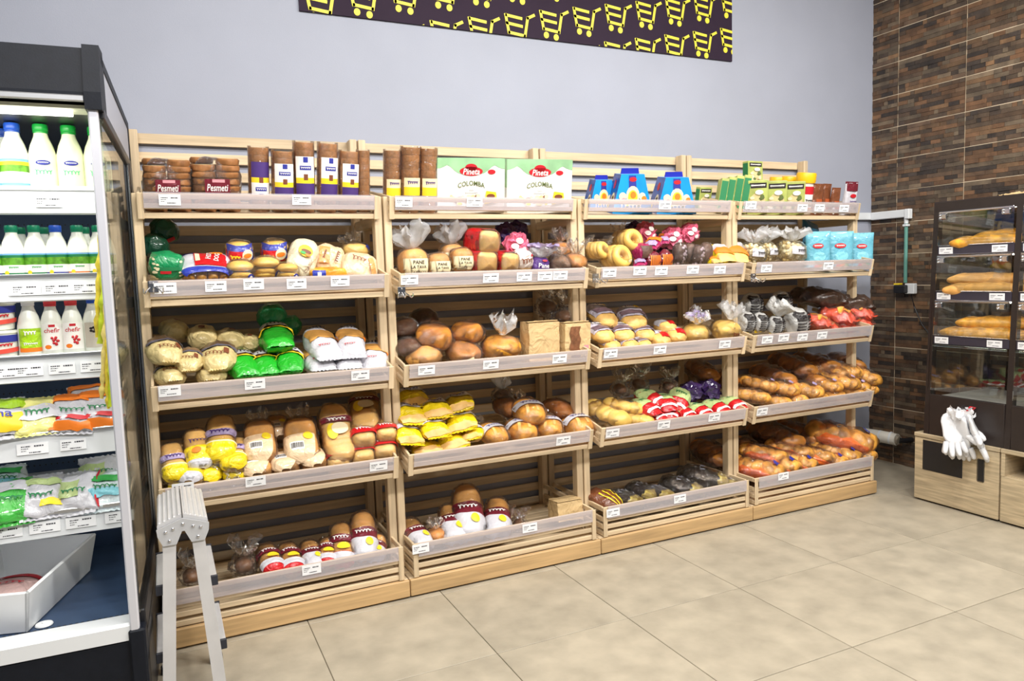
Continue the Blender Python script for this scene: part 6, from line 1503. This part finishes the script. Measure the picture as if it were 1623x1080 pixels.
# ------------------------------------------------------------------ services in the corner
CDM = mat('conduit_white', rgb(222, 226, 230), .4); TEALP = mat('pipe_teal', rgb(96, 150, 140), .4)
tr_ = thing('cable_trunking', 'white cable trunking running round the wall corner', 'trunking', (4.10, -.02, 1.725))
obj('back_wall_run', MB().bbox(-.05, .60, -.01, .018, 0, .05, .004), CDM, tr_)
obj('side_wall_run', MB().bbox(.56, .592, -.30, -.01, -.003, .05, .004), CDM, tr_); obj('elbow', MB().bbox(.555, .594, -.31, -.275, -.015, .052, .004), CDM, tr_)
pp = thing('wall_pipe', 'thin teal pipe dropping from the trunking to a socket box', 'pipe', (XR-.025, -.295, 1.28))
obj('pipe', MB().tube([(0, 0, 0), (0, 0, .44)], .012, 10), TEALP, pp, True); obj('pipe_clip', MB().bbox(-.016, .016, -.018, .018, .38, .395, .003), CDM, pp); obj('pipe_top', MB().tube([(0, 0, .40), (0, 0, .45)], .014, 10), CDM, pp, True)
sb = thing('socket_box', 'black and white socket box on the tiled wall', 'socket', (XR-.012, -.30, 1.235))
obj('plate', MB().bbox(-.035, .0, -.075, -.005, -.03, .04, .004), CDM, sb); obj('black_plug', MB().bbox(-.065, -.0, -.03, .06, -.025, .03, .006), BLK, sb); obj('yellow_clip', MB().bbox(-.06, -.02, .02, .06, .031, .042, .002), T_YEL, sb)
cbp = [(XR-.03, -.34, 1.21), (XR-.02, -.36, 1.12), (XR-.02, -.42, 1.0), (XR-.03, -.55, .86)]
ccb = obj('power_cable', MB().tube(cbp, .004, 6), BLK, None, True); tag(ccb, 'thin dark cable running down from the socket box', 'cable')
dp_ = thing('duct_pipe', 'white lagged duct pipe low in the wall corner', 'pipe', (4.0, -.06, .215))
obj('lagging', MB().tube([(.48, .055, .0), (.5, .0, .0), (.54, -.06, -.003), (.58, -.13, -.008), (.60, -.20, -.012), (.605, -.245, -.014)], [.040, .042, .043, .042, .042, .041], 16), mat('lagging_white', rgb(222, 218, 208), .7, .06, 20, .3, 40), dp_, True)
for y_, x_ in ((-.13, .58), (-.20, .60)): obj('tape_band', MB().tube([(x_-.002, y_+.006, -.009), (x_+.002, y_-.006, -.010)], .0445, 16), CDM, dp_, True)
obj('pipe_end', MB().tube([(.605, -.246, -.014), (.606, -.262, -.016)], [.034, .030], 14), mat('pipe_foam', rgb(150, 140, 124), .8, .3, 50), dp_, True)
obj('wall_stub', MB().tube([(.606, -.262, -.016), (.64, -.285, -.018), (.70, -.285, -.018)], .018, 12), BLK, dp_, True)
